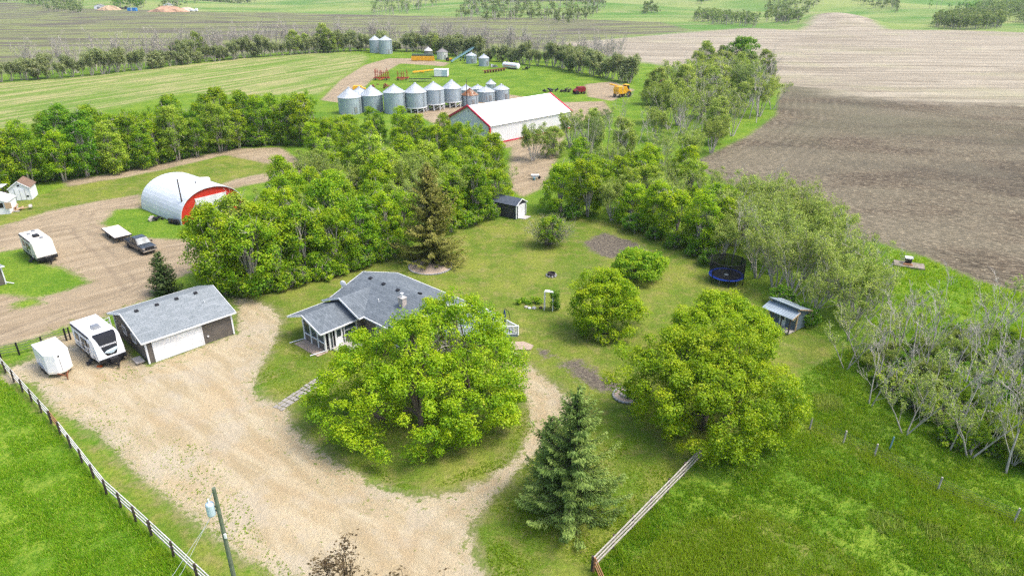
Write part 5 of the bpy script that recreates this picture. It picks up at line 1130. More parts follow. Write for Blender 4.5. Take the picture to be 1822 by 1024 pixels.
for s in (-1, 1):
    for xs in ((-2.85, -2.95, -2.55, -1.75), (-3.9, -3.78, -3.05, -2.95)):
        MB().add([(xs[0] if 0 else xs[0], s * .925, 1.22), (xs[1], s * .79, 1.82), (xs[2], s * .79, 1.82), (xs[3], s * .925, 1.22)], [(0, 1, 2, 3)]).build('side_window', GLASS, o).location = (0, s * .012, 0)
    MB().box((-1.75, s * 1.12, 1.28), (.12, .22, .2)).build('mirror', BLACK, o)
    MB().box((-.04, s * .78, .92), (.12, .32, .22)).build('headlight', CHROME, o)
    MB().bar((-3.9, s * .94, .5), (-1.5, s * .94, .5), .14, .06).build('running_board', BLACK, o)
    for x in (-1.0, -4.75): wheel(o, (x, s * .86, .4), .4, .27, rim=BLACK)
MB().box((-4.95, 0, 1.15), (1.7, 1.72, .06)).build('bed_cover', BLACK, o); MB().box((-.0, 0, .9), (.08, 1.2, .34)).build('grille', BLACK, o); MB().box((.06, 0, .58), (.16, 1.9, .2)).build('bumper', CHROME, o); MB().box((-5.92, 0, .6), (.14, 1.8, .2)).build('bumper', CHROME, o); MB().box((-.9, 0, 1.14), (1.1, .7, .07), taper=.8).build('hood_bulge', TRUCKP, o)

# ------------------------------------------------------------------ quonset, its poles, tank and clutter
qa = rad(-39.2); W, Hq, Lq = 11.0, 4.9, 13.3
o = thing('quonset_shed', 'white arched metal shed with red front end and white door', 'shed', (-51.1, 100.1), qa)
ar = []
for i in range(25):
    a = math.pi * i / 24; ar.append((W / 2 - math.cos(a) * W / 2, Hq * math.sin(a) ** .8))
MB().add([(x, y, z) for x in (-Lq, 0) for y, z in ar] + [(x, y * .985 + .08, z * .985) for x in (-Lq, 0) for y, z in ar], [(i, i + 1, 26 + i, 25 + i) for i in range(24)] + [(50 + i, 75 + i, 76 + i, 51 + i) for i in range(24)] + [(25 + i, 26 + i, 76 + i, 75 + i) for i in range(24)] + [(i, 50 + i, 51 + i, 1 + i) for i in range(24)]).build('arched_roof', QUON, o)
MB().prism([(y * .98 + .1, z * .98) for y, z in ar], -.45, -.3, 'yz').build('front_wall', RED, o); MB().prism([(y * .98 + .1, z * .98) for y, z in ar], -Lq + .2, -Lq + .3, 'yz').build('rear_wall', QUON, o)
MB().box((-.26, W / 2, 1.75), (.1, 5.2, 3.5)).build('front_door', lap_siding('white_big_door', (.7, .71, .72), .6), o)
for i, (x, y, lb) in enumerate(((328, 360, 'taller grey pole with wire bracket at the side of the arched shed'), (353, 362, 'thinner pole standing against the red end of the arched shed'))):
    pl = thing('utility_pole', lb, 'pole', (*G((331, 358)[i], (395, 378)[i]), 0)); MB().tube([(0, 0, -.2), (0, 0, 6.9 - i * 1.6)], [.13 - i * .03, .09 - i * .02], 8).build('pole', WOODD, pl); MB().bar((0, -.25, 6.2 - i * 1.6), (0, .25, 6.2 - i * 1.6), .08).build('bracket', GREYM, pl)
o = thing('fuel_tank', 'white horizontal fuel tank on a steel stand behind the arched shed', 'tank', (*G(362, 338), 0), rad(10)); MB().lathe([(.05, -1.45), (.45, -1.4), (.62, -1.2), (.62, 1.2), (.45, 1.4), (.05, 1.45)], 16, (0, 0, 1.75), 'X').build('tank', plain('stained_white', (.62, .58, .54), .5, var=.2), o, smooth=True)
for x in (-.9, .9):
    for y in (-.4, .4): MB().bar((x, y * 1.3, 0), (x, y, 1.4), .07).build('leg', RUST, o)
MB().bar((1.5, .2, 1.3), (1.55, .3, .1), .05).build('hose', BLACK, o)
for i, (x, y, lb) in enumerate(((283, 391, 'dark engine block heap beside the arched shed'), (273, 392, 'pale scrap box beside the arched shed'))):
    o = thing('scrap_pile', lb, 'scrap', (*G(x, y), 0), .3 * i); rg = np.random.default_rng(60 + i); m_ = MB()
    for k in range(7): m_.box((rg.normal() * .45, rg.normal() * .3, rg.uniform(.1, .5)), (rg.uniform(.25, .7), rg.uniform(.2, .5), rg.uniform(.15, .45)), rg.uniform(0, 3), rg.normal() * .3)
    m_.build('scrap', BLACK if i == 0 else WOODG, o)
ty0 = None
for i, x in enumerate((303, 308, 313, 317)):
    o = thing('old_tyre', '%s old tyre from the left in the row leaning on the arched shed' % ORD[i], 'tyre', (*G(x, 397 + i * .9), 0), qa, 'old tyres by the arched shed'); wheel(o, (0, 0, .42), .44, .26, rim=(YELLOW if i == 1 else (WHITE if i == 0 else BLACK)))
# ------------------------------------------------------------------ two white sheds and the junk at the left edge, corner of the neighbour's house
def small_shed(name, label, loc, rz, L, D, E, Rg, wall, roof, door=None, ov=.2, trim=TRIM):
    """x along the gable front (facing -y), depth along +y"""
    o = thing(name, label, 'shed', loc, rz); MB().prism([(0, 0), (L, 0), (L, E), (L / 2, Rg - .1), (0, E)], 0, D, 'xz').build('wall', wall, o)
    gable_roof(-ov, D + ov, L / 2, L / 2 + ov, Rg, E - .06, .08, 'y').build('roof', roof, o)
    t = MB()
    t.bar((-ov, -ov - .02, E - .12), (L / 2, -ov - .02, Rg - .06), .05, .15); t.bar((L / 2, -ov - .02, Rg - .06), (L + ov, -ov - .02, E - .12), .05, .15)
    for x in (0, L): t.box((x, -.0, E / 2), (.14, .14, E - .12))
    t.box((0, D, E / 2), (.14, .14, E - .12)); t.build('trim', trim, o); return o
o = small_shed('garden_shed', 'white shed with brown roof at the foot of the left shelterbelt', (*G(22, 358), 0), rad(18), 3.0, 3.4, 2.2, 3.4, WHITE, SHINGLE_B)
MB().box((1.5, -.04, 1.05), (1.5, .06, 1.9)).build('door', WHITE, o); MB().box((1.5, -.08, 1.05), (.05, .03, 1.9)).box((.75, -.08, 1.05), (.05, .03, 1.9)).box((2.25, -.08, 1.05), (.05, .03, 1.9)).build('door_trim', GREYM, o); MB().box((1.5, -.03, 2.6), (.35, .05, .25)).build('gable_vent', BLACK, o); MB().box((2.5, -.04, .7), (.35, .05, .25)).build('hatch', BLACK, o)
o = small_shed('white_hut', 'white hut with open dark window at the left edge of the yard', (*G(-34, 384), 0), rad(14), 4.2, 3.2, 2.1, 3.0, WHITE, SHEDW)
MB().box((3.1, -.03, 1.5), (.95, .05, .8)).build('window_opening', BLACK, o); MB().box((4.35, -.25, 1.45), (.9, .06, 1.0)).build('plywood_shutter', WOODN, o)
o = thing('junk_pile', 'pile of broken boards and rubbish beside the white hut', 'rubbish', (*G(27, 374), 0)); rg = np.random.default_rng(71)
for mt, n_ in ((WOODN, 14), (WOODG, 10), (RUST, 8)):
    m_ = MB()
    for k in range(n_): m_.box((rg.normal() * 1.0, rg.normal() * .7, rg.uniform(.05, .7)), (rg.uniform(.4, 1.6), rg.uniform(.1, .5), rg.uniform(.05, .2)), rg.uniform(0, 3), rg.normal() * .4)
    m_.build('debris', mt, o)
o = thing('white_canopy', 'small dark open lean-to between the two white sheds', 'shelter', (*G(2, 352), 0)); MB().slab([(-1.2, -.8, 2.0), (1.2, -.8, 2.1), (1.2, .8, 2.3), (-1.2, .8, 2.2)], .06).build('roof', SHEDW, o)
for x in (-1.1, 1.1):
    for y in (-.7, .7): MB().bar((x, y, 0), (x, y, 2.1), .08).build('post', WOODD, o)
MB().box((0, .5, .5), (1.8, .5, 1.0)).build('boards', WOODD, o)
o = thing('neighbour_house', 'grey house corner with white gutter and downspout at the left edge', 'house', (*G(11, 505), 0), rad(48))
MB().box((-2.75, 2.5, 1.25), (5.5, 5.0, 2.5)).build('wall', SIDING, o); MB().slab([(-5.8, -.35, 2.5), (.3, -.35, 2.5), (-1.2, 2.5, 3.6), (-5.8, 2.5, 3.6)], .12).build('roof', SHINGLE, o); MB().box((-2.7, -.4, 2.42), (6.1, .12, .14)).build('gutter', TRIM, o); MB().tube([(.1, -.35, 2.4), (-.05, -.1, 2.1), (.02, -.08, .3), (.7, -.7, .08)], .06, 6).build('downspout', TRIM, o); MB().box((0, 0, 1.25), (.15, .15, 2.45)).build('corner_trim', TRIM, o)
# ------------------------------------------------------------------ grey garden shed, trampoline, playhouse, dog house, fire ring, vine arch
c0 = G(918.5, 390); o = small_shed('garden_shed', 'charcoal garden shed with white trim and white roll door at the edge of the grove', (*c0, 0), rad(56), 2.75, 4.4, 2.3, 3.1, SIDING_D, SHINGLE_D, trim=WHITE)
MB().box((1.4, -.04, 1.0), (1.75, .07, 1.95)).build('door', DOORW, o); MB().box((.46, -.05, 1.02), (.12, .09, 2.0)).box((2.34, -.05, 1.02), (.12, .09, 2.0)).box((1.4, -.05, 2.06), (2.0, .09, .12)).build('door_trim', WHITE, o); MB().box((1.4, -.7, .05), (1.7, 1.3, .1), rx=rad(-4)).build('ramp', CONC, o)
o = thing('trampoline', 'blue-rimmed round trampoline with black safety net on the lawn', 'trampoline', (27.0, 78.9, 0)); Rr = 2.08
MB().lathe([(Rr - .28, .89), (Rr + .06, .86), (Rr + .08, .93), (Rr - .28, .96)], 40, ring=True).build('rim_pad', BLUE, o); MB().lathe([(.02, .87), (Rr - .3, .87), (Rr - .3, .9), (.02, .9)], 40).build('mat', plain('trampoline_mat', (.025, .028, .035), .7), o); MB().lathe([(.02, .905), (.28, .905), (.28, .91), (.02, .91)], 20).build('mat_emblem', GREYBLUE, o)
for i in range(6):
    a = 6.2832 * i / 6 + .4; x, y = math.cos(a) * (Rr + .1), math.sin(a) * (Rr + .1); MB().tube([(x, y, 0), (x, y, 2.95)], .06, 6).build('net_pole', BLACK, o)
    a2 = a + .5; MB().tube([(math.cos(a2) * Rr, math.sin(a2) * Rr, .85), (math.cos(a2) * Rr, math.sin(a2) * Rr, .02)], .03, 6).build('leg', GREYM, o)
nt = MB(); K = 40; nt.add([(math.cos(6.2832 * k / K) * (Rr + .02), math.sin(6.2832 * k / K) * (Rr + .02), z) for z in (.95, 2.85) for k in range(K)], [(k, (k + 1) % K, K + (k + 1) % K, K + k) for k in range(K)]); nt.build('safety_net', net_material(), o); MB().lathe([(Rr + .0, 2.82), (Rr + .05, 2.82), (Rr + .05, 2.9), (Rr, 2.9)], 40, ring=True).build('net_hem', BLACK, o)
# playhouse: enclosed box behind, lower open porch in front (towards -x-y), long sides
o = thing('playhouse', 'blue-grey playhouse with open porch, dark posts and pale tin roof', 'playhouse', (G(1414, 591)[0] - 1.94, G(1414, 591)[1] + 2.67, 0), rad(-54)); Lp, Dp, Hp = 3.3, 2.1, 2.15; o.scale = (1, 1, 1.18); PLAYR = corrugated('pale_blue_tin', (.3, .36, .4), .3, 'X', .1, .5)
MB().prism([(0, .15), (Dp, .15), (Dp, 1.75), (0, 2.3)], 0, Lp, 'yz').build('wall', SIDING_B, o); MB().slab([(-.25, -.25, 2.5), (Lp + .25, -.25, 2.5), (Lp + .25, Dp + .25, 1.78), (-.25, Dp + .25, 1.78)], .06).build('roof', PLAYR, o); MB().slab([(-.25, -1.35, 1.72), (Lp + .25, -1.35, 1.72), (Lp + .25, -.02, 2.12), (-.25, -.02, 2.12)], .06).build('porch_roof', PLAYR, o)
MB().box((Lp / 2, -.62, .14), (Lp, 1.2, .1)).build('porch_deck', WOODG, o)
for x in (.05, 1.15, 2.2, Lp - .05): MB().box((x, -1.2, .93), (.1, .1, 1.55)).build('post', WOODD, o)
for x, y, z in ((0, 0, 2.3), (Lp, 0, 2.3), (0, Dp, 1.7), (Lp, Dp, 1.7)): MB().box((x, y, z / 2 + .07), (.12, .12, z - .15)).build('corner_trim', WOODN, o)
ct = MB(); ct.bar((Lp + .27, -.27, 2.46), (Lp + .27, Dp + .27, 1.74), .04, .1); ct.build('trim', WOODN, o); ct = MB(); ct.bar((Lp + .27, -1.37, 1.68), (Lp + .27, -.04, 2.08), .04, .1); ct.build('trim', WOODN, o)
d = MB().box((1.65, -.03, .98), (.75, .05, 1.6)).build('door', WHITE, o); MB().box((1.65, -.07, 1.2), (.45, .03, .8)).build('pane', GLASS, d); window(o, (.6, 0, 1.4), .6, .5, '-y'); window(o, (2.75, 0, 1.4), .6, .5, '-y')
o = thing('dog_house', 'small cream dog house with dark doorway at the foot of the round maple', 'dog house', (*G(1062, 606), 0), rad(-8)); MB().prism([(0, 0), (1.05, 0), (1.05, .8), (0, .9)], 0, 1.0, 'xz').build('wall', RVCREAM, o); MB().slab([(-.1, -.15, .98), (1.15, -.15, .88), (1.15, 1.1, .88), (-.1, 1.1, .98)], .06).build('roof', WOODD, o); MB().box((.5, -.015, .38), (.34, .04, .52)).build('doorway', BLACK, o)
o = thing('fire_ring', 'dark steel fire ring on the lawn', 'fire pit', (*G(981, 490), 0)); MB().lathe([(.45, 0), (.5, 0), (.5, .42), (.45, .42), (.42, .1), (.02, .08)], 20).build('ring', plain('burnt_steel', (.06, .05, .05), .8, var=.4), o)
m_ = MB()
for i in range(9): a = 6.28 * i / 9; m_.box((math.cos(a) * .62, math.sin(a) * .62, .07), (.2, .24, .16), a)
m_.build('stones', STONE, o)
o = thing('vine_arch', 'white lattice arbour half covered by a dark green vine on the lawn', 'arbour', (*G(968, 552), 0), rad(-15)); 
for x in (0, 1.0):
    for y in (0, .5): MB().bar((x, y, 0), (x, y, 2.35), .08).build('post', WHITE, o)
m_ = MB(); m_.bar((0, .25, 2.38), (1.0, .25, 2.38), .5, .06)
for k in range(9): m_.bar((.03, .02 + .0 * k, .2 + k * .24), (.03, .48, .2 + k * .24), .03); m_.bar((.04, .25, .2), (.04, .25, 2.3), .03)
m_.box((.02, .25, 1.3), (.03, .45, 1.9)); m_.build('lattice', WHITE, o)
rg = np.random.default_rng(12); n_ = 34; C = np.stack([rg.uniform(.75, 1.55, n_), rg.uniform(-.1, .8, n_), rg.uniform(.2, 2.4, n_)], 1); cen, nrm, size, tint = clump_leaves(C, np.full(n_, .34), 60, .085, rg, .02); me = leaf_mesh('vine', cen, nrm, size, tint, rg); me.materials.append(L_DARK); q = bpy.data.objects.new('vine', me); COL.objects.link(q); q.parent = o
rg = np.random.default_rng(13); n_ = 22; C = np.stack([rg.uniform(-1.6, 1.2, n_), rg.uniform(-.3, .4, n_), rg.uniform(.05, .5, n_)], 1); cen, nrm, size, tint = clump_leaves(C, np.full(n_, .34), 60, .1, rg, .05); me = leaf_mesh('flower_bed', cen, nrm, size, tint, rg); me.materials.append(L_GREEN); q = bpy.data.objects.new('iris_clump', me); COL.objects.link(q); q.location = (*G(945, 540), 0); tag(q, 'low bright green plant clump beside the lattice arbour', 'plant')
for i, (x, y, s) in enumerate(((936, 547, .25), (950, 549, .3), (962, 548, .22), (942, 549, .2))):
    q = MB().lathe([(s * .6, -.03), (s, .1), (s * .7, .25 * s + .14), (.03, .3 * s + .16)], 8).build('garden_rock', [WOODG, STONE, WOODD, WHITE][i], None); q.location = (*G(x, y), 0); tag(q, '%s rock at the foot of the low plant clump by the arbour' % ['tan', 'large grey', 'dark brown', 'small white'][i], 'rock')
# concrete pad with well box
o = thing('well_pad', 'weathered concrete pad with small dark box in the tall grass by the tilled field', 'concrete pad', (*G(1617, 473), 0), rad(-24)); MB().box((0, 0, .12), (3.6, 2.0, .26)).build('slab', plain('stained_slab', (.24, .2, .17), .9, var=.3), o); MB().box((-.15, .35, .62), (.75, .7, .75)).build('well_box', BLACK, o); MB().box((-.15, .35, 1.05), (.95, .9, .12)).build('lid', TRIM, o); MB().box((-.2, -.35, .32), (1.1, .4, .16)).build('red_board', WOODR, o)
# ------------------------------------------------------------------ fences and poles
def rail_fence(name, label, pts, step, hgt, nr, rail_m, post_m, side=1, thick=.05, rh=.13):
    o = thing(name, label, 'fence'); rails = []
    P = [Vector((*p, 0)) for p in pts]
    for a, b in zip(P, P[1:]):
        n = max(1, round((b - a).length / step)); dv = (b - a).normalized(); nv = Vector((-dv.y, dv.x, 0)) * side * .09
        for i in range(n + 1):
            c = a.lerp(b, i / n); rg = R.uniform(-.04, .04); MB().tube([c + Vector((0, 0, -.2)), c + Vector((rg, rg * .5, hgt + .08 + rg))], [.085, .075], 7).build('post', post_m, o)
        for i in range(n):
            for k in range(nr):
                z = hgt * (.98 - k * .62 / max(1, nr - 1)); s_ = a.lerp(b, i / n) + nv; e_ = a.lerp(b, (i + 1) / n) + nv; j = R.uniform(-.025, .025)
                m = MB().bar(s_ + Vector((0, 0, z + j)), e_ + Vector((0, 0, z - j)), thick, rh); mt = rail_m[(i * 7 + k) % len(rail_m)] if isinstance(rail_m, list) else rail_m
                m.build('rail', mt, o)
    return o
WHITEG = plain('white_weathered_board', (0.55, 0.53, 0.5), .8, var=.2, scale=2)
fp = [G(*p) for p in ((-30, 618), (92, 753), (108, 773), (190, 878), (270, 952), (352, 1030), (400, 1075))]
rail_fence('rail_fence', 'long white rail fence with dark posts between pasture and gravel yard', [fp[0], fp[1]], 2.45, 1.25, 3, WHITEG, WOODD)
rail_fence('rail_gate', 'short reddish brown rail section within the long rail fence', [fp[1], fp[2]], 2.6, 1.2, 3, WOODR, WOODD)
rail_fence('rail_fence', 'white rail fence running down to the bottom edge beside the pole', [fp[2], fp[3], fp[4], fp[5], fp[6]], 2.45, 1.25, 3, WHITEG, WOODD)
rail_fence('rail_fence', 'short grey rail fence between the front spruce and the large maple', [G(1053, 1014), G(1216, 846), G(1245, 815)], 2.6, 1.2, 3, WOODG, WOODD, -1, .07, .11)
rail_fence('rail_gate', 'brown rail fence piece leading to the bottom edge beside the grey rail fence', [G(1056, 1016), G(1084, 1080)], 2.4, 1.1, 3, WOODR, WOODR)
rail_fence('pipe_fence', 'dark pipe fence behind the cargo trailer', [G(-25, 640), G(2, 637), G(35, 631), G(78, 620), G(119, 606), G(126, 604)], 3.2, 1.35, 4, GREENM, BLACK, 1, .05, .05)
rail_fence('pipe_fence', 'white pipe gate between the travel trailer and the garage', [G(176, 592), G(199, 582)], 2.0, 1.2, 3, TRIM, TRIM, 1, .05, .05)
o = thing('wire_fence', 'sagging wire fence on grey posts through the tall grass at the right', 'fence'); wp = [G(1440, 764), G(1500, 788), G(1555, 812), G(1668, 872), G(1804, 928), G(1960, 985)]
for (x, y) in wp: MB().tube([(x, y, -.1), (x + .05, y, 1.25)], .07, 6).build('post', WOODG, o)
for k in range(5):
    m_ = MB()
    for a, b in zip(wp, wp[1:]):
        z = .3 + k * .2; m_.tube([(*a, z), ((a[0] + b[0]) / 2, (a[1] + b[1]) / 2, z - .05), (*b, z)], .011, 3, cap=False)
    m_.build('wire', GREYM, o)
o = thing('fence_post', 'lone grey steel post beside the wire fence', 'post', (*G(1582, 800), 0)); MB().tube([(0, 0, -.1), (.1, 0, 1.3)], .06, 6).build('post', BLUEM, o)
def pole(label, px, hgt, r=.14, mat=None, loc=None, arm=True):
    o = thing('utility_pole', label, 'utility pole', (*(loc or G(*px)), 0)); MB().tube([(0, 0, -.3), (0, 0, hgt)], [r, r * .7], 9).build('pole', mat or WOODD, o)
    return o
o = pole('green-grey utility pole with pale transformer at the bottom edge', None, 9.0, .15, GREENM, (-16.7, 30.1))
tf = MB().lathe([(.03, -.45), (.22, -.44), (.24, -.38), (.24, .32), (.2, .4), (.03, .44)], 16, (-.38, -.1, 7.6)).build('transformer', GREYBLUE, o, smooth=False); MB().tube([(-.38, -.1, 8.0), (-.4, -.1, 8.3)], .05, 8).tube([(-.3, -.1, 8.3), (-.1, 0, 8.7)], .02, 4).build('bushing', WHITE, tf)
[MB().bar((-.3, -.05, z), (0, 0, z), .08).build('bracket', BLACK, o) for z in (7.7, 7.4)]; MB().box((.12, -.14, 5.6), (.12, .1, .3)).build('meter_box', WHITE, o)
for i, (dx, dy) in enumerate(((-.45, -.1), (-.35, .1))):
    MB().tube([(dx, dy, 7.1), (-2.2 - i * .4, -1.2, 4.0), (-5 - i * .6, -3.2, .05)], .012, 4).build('cable', TRIM, o)
pole('dark pole standing in front of the rusty-roofed grain bin', (831, 190), 8.0, .12)
pole('tall thin pole behind the two distant grain bins', (685, 88), 10.5, .15)
pole('pale pole rising out of the grove', (684, 330), 9.5, .1, WOODG)
pole('grey pole among the willows beyond the driveway bend', (1044, 290), 9.0, .12, WOODG)
# ------------------------------------------------------------------ white machine shed
o = thing('machine_shed', 'big white machine shed with crimson trim beyond the grove', 'shed', (-5.0, 155.7), rad(43.4)); Ls, Ws, Es, Rs = 27.0, 14.8, 4.3, 7.9
MB().prism([(0, 0), (Ws, 0), (Ws, Es), (Ws / 2, Rs - .15), (0, Es)], 0, Ls, 'yz').build('wall', SHEDW, o); gable_roof(-.3, Ls + .3, Ws / 2, Ws / 2 + .35, Rs, Es - .05, .1).build('roof', plain('white_roof_sheet', (.82, .82, .83), .4, var=.04), o)
t = MB()
for x in (-.35, Ls + .35): t.bar((x, -.4, Es - .12), (x, Ws / 2, Rs), .3, .42); t.bar((x, Ws / 2, Rs), (x, Ws + .4, Es - .12), .3, .42)
t.box((-.08, -.08, Es / 2 - .2), (.4, .4, Es - .5)).box((-.08, Ws + .08, Es / 2 - .2), (.4, .4, Es - .5)).box((Ls / 2, -.06, .15), (Ls, .1, .3)); t.build('trim', REDT, o)
MB().box((-.06, Ws / 2, 1.9), (.08, 5.0, 3.8)).build('sliding_door', WHITE, o); MB().box((-.05, Ws / 2, 6.6), (.06, .5, .3)).build('gable_vent', GREYM, o)
# ------------------------------------------------------------------ grain bins
def grain_bin(label, cx, base_y, wpx, eave_y, peak_y, hopper_y=None, group=None, wall=None, roof=None, door=True):
    X, Y = G(cx, base_y); sc = (Y * CT + CAMH * ST) / FPX; r = wpx * sc / 2; X, Y = X, Y + r * .55
    def zat(py):       # height at which the sight line through py passes over (X, Y)
        v = (py - 512) / FPX; return CAMH + Y * ((-ST - v * CT) / (CT - v * ST))
    ze, zp = zat(eave_y) , zat(peak_y); zb = max(.9, zat(hopper_y)) if hopper_y else 0.0
    ze = max(ze, zb + 1.5); zp = ze + max(.8, min(zp - ze, r * .75)); 
    o = thing('grain_bin', label, 'grain bin', (X, Y, float(terr(X, Y))), R.uniform(-.3, .3), group)
    MB().lathe([(r, zb), (r, ze)], 32).build('wall', wall or GALV, o, smooth=False)
    rf = MB().lathe([(r + .12, ze - .06), (r + .12, ze), (.32, zp - .1), (.32, zp + .12), (.05, zp + .25)], 32).build('roof', roof or GALVR, o); m_ = MB()
    for k in range(16): a = 6.2832 * k / 16; m_.bar((math.cos(a) * (r + .1), math.sin(a) * (r + .1), ze + .03), (math.cos(a) * .34, math.sin(a) * .34, zp - .06), .06, .06)
    m_.build('roof_rib', roof or GALVR, rf)
    if hopper_y:
        MB().lathe([(r * .98, zb + .02), (.3, max(.35, zb - r * .8)), (.1, max(.3, zb - r * .82))], 24).build('hopper', GALV, o)
        for k in range(10):
            a = 6.2832 * k / 10; MB().bar((math.cos(a) * r * .97, math.sin(a) * r * .97, 0), (math.cos(a) * r * .97, math.sin(a) * r * .97, zb + .2), .2).build('leg', TRIM, o)
        MB().lathe([(r + .03, zb - .05), (r + .08, zb - .05), (r + .08, zb + .2), (r + .03, zb + .2)], 32, ring=True).build('ring_beam', TRIM, o)
        m_ = MB()
        for k in range(10): a, a2 = 6.2832 * k / 10, 6.2832 * (k + 1) / 10; m_.bar((math.cos(a) * r * .96, math.sin(a) * r * .96, .25), (math.cos(a2) * r * .96, math.sin(a2) * r * .96, zb * .7), .07)
        m_.build('brace', TRIM, o)
    elif door:
        MB().box((math.cos(-1.1) * (r + .02), math.sin(-1.1) * (r + .02), 1.2), (.08, .8, 1.7), -1.1).build('door', GREYM, o)
    m_ = MB()
    for k in range(8): m_.box((math.cos(-.6) * (r + .12), math.sin(-.6) * (r + .12), zb + .4 + k * (ze - zb - .6) / 7), (.05, .4, .05), -.6)
    m_.bar((math.cos(-.6) * (r + .12) - .1, math.sin(-.6) * (r + .12) - .18, zb + .3), (math.cos(-.6) * (r + .12) - .1, math.sin(-.6) * (r + .12) - .18, ze), .05).bar((math.cos(-.6) * (r + .12) + .1, math.sin(-.6) * (r + .12) + .18, zb + .3), (math.cos(-.6) * (r + .12) + .1, math.sin(-.6) * (r + .12) + .18, ze), .05); m_.build('ladder', GREYM, o)
    return o
gb = 'grain bins in the farm yard'
grain_bin('galvanised grain bin at the treeward end of the long row, partly behind trees', 622, 203, 41, 172, 156, group=gb)
grain_bin('galvanised grain bin standing second in the long row from the trees', 661.5, 200, 39, 168, 153, group=gb)
grain_bin('tall galvanised grain bin standing third in the row, beside the first hopper bin', 702, 202, 38.5, 163, 151, group=gb)
grain_bin('hopper grain bin on white legs, first of three, beside the tall flat bin', 739.5, 200, 39, 163, 148, 190, gb)
grain_bin('hopper grain bin on white legs, middle of the three', 772, 196, 37, 158, 146, 184, gb)
grain_bin('hopper grain bin on white legs, last of the three, beside the rusty-roofed bin', 804, 191, 34.5, 156, 142, 180, gb)
grain_bin('low grain bin with rusty brown roof behind the dark pole', 836, 189, 30, 168, 158, group=gb, roof=RUSTR)
grain_bin('grain bin mostly hidden behind the rusty-roofed bin', 829, 178, 26, 159, 151, group=gb)
grain_bin('galvanised grain bin with rust streaks beside the rusty-roofed bin', 865, 181, 32, 162, 154, group=gb)
grain_bin('galvanised grain bin at the shed end of the row, next to the bare track', 892, 179, 28, 158, 150, group=gb)
grain_bin('grain bin peeping out behind the rust-streaked bin', 850, 172, 26, 157, 151, group=gb)
grain_bin('small grain bin with pale roof tip behind the end of the row', 873.5, 164, 18, 149, 142, group=gb)
grain_bin('grain bin half hidden behind the two bins nearest the trees', 640, 194, 34, 166, 155, group=gb)
grain_bin('tall distant grain bin at the tree line, hidden half by its twin', 667.5, 94, 20, 71, 64, group=gb, door=False)
grain_bin('tall distant grain bin at the tree line, standing in front of its twin', 686, 96, 23, 71, 64, group=gb)
grain_bin('small dark grain bin behind the yellow header', 762, 101, 15, 90, 84, group=gb, wall=plain('dark_bin', (.2, .19, .18), .7), roof=WHITEBIN)
grain_bin('squat whitish grain bin with grey roof near the blue conveyor', 787, 106, 19.5, 92, 86, group=gb, wall=WHITEBIN, roof=GREYROOF)
grain_bin('small grain bin right behind the blue conveyor', 838.6, 113, 19, 98.5, 93.5, group=gb)
grain_bin('small grain bin with pale conical roof standing alone at the tree line', 861, 118, 18.5, 103, 96.5, group=gb)
# ------------------------------------------------------------------ machinery in the bin yard
def span(px0, px1, y): a, b = G(px0, y), G(px1, y); return a, (b[0] - a[0])
def cultivator(label, x0, x1, y, top, mt, seed, wings=8):
    a, L = span(x0, x1, y); o = thing('cultivator', label, 'farm machine', (*a, 0)); rg = np.random.default_rng(seed); Hm = (y - top) * scale_at(x0, y) * 1.0
    f = MB()
    for yy in (0, 1.6, 3.2): f.bar((0, yy, .7), (L, yy, .7), .18)
    for x in np.linspace(0, L, 6): f.bar((x, 0, .7), (x, 3.2, .7), .14)
    f.bar((L * .3, 0, .7), (L * .5, -2.6, .5), .16); f.bar((L * .7, 0, .7), (L * .5, -2.6, .5), .16); f.build('frame', mt, o)
    s = MB()
    for k in range(wings):     # folded wing sections standing up
        x = L * (k + .5) / wings; hh = Hm * rg.uniform(.75, 1.0); yy = rg.uniform(.2, 2.6); s.bar((x, yy, .7), (x + rg.normal() * .15, yy, hh), .16); s.bar((x - L / wings * .5, yy, hh * .75), (x + L / wings * .5, yy, hh * .75), .1)
        for j in range(5): z = .9 + j * (hh - 1) / 5; s.bar((x, yy, z), (x + .5, yy - .3, z - .25), .08)
    s.build('folded_wing', mt, o); t = MB()
    for k in range(14): x = L * (k + .5) / 14; yy = rg.uniform(0, 3.2); t.bar((x, yy, .7), (x, yy + .3, .3), .07); t.bar((x, yy + .3, .3), (x, yy, .02), .07)
    t.build('tine', BLACK, o)
    for x in (L * .15, L * .85): wheel(o, (x, -.3, .45), .45, .28, 'X')
    return o
cultivator('rusty red folded cultivator with crowded upright wings beside the track', 664, 692, 143, 123, REDM, 1, 10)
cultivator('smaller rusty red folded cultivator with two upright wings', 705, 726, 143, 124, REDM, 2, 4)
def disc_row(label, x0, x1, y0, y1, hpx, mt, dm, n=16):
    a, b = G(x0, y0), G(x1, y1); L = math.dist(a, b); o = thing('harrow', label, 'farm machine', (*a, 0), math.atan2(b[1] - a[1], b[0] - a[0])); hh = hpx * scale_at(x0, y0)
    MB().bar((0, 0, hh * .8), (L, 0, hh * .8), .22).bar((0, 1.4, hh * .7), (L, 1.4, hh * .7), .2).build('frame', mt, o); m_ = MB()
    for k in range(n): x = L * (k + .5) / n; m_.lathe([(.05, -.05), (hh * .42, -.02), (hh * .42, .02), (.05, .05)], 10, (x, .3 + .8 * (k % 2), hh * .42), 'X'); m_.bar((x, .2, hh * .8), (x, .3 + .8 * (k % 2), hh * .42), .08)
    m_.build('disc', dm, o); return o
disc_row('dark grey tined harrow lying in front of the white box body', 728, 768, 146, 146, 7, BLACK, GREYM, 14)
disc_row('rusty row of discs in the grass left of the white tank', 863, 901, 131, 126, 6, RUST, RUST, 16)
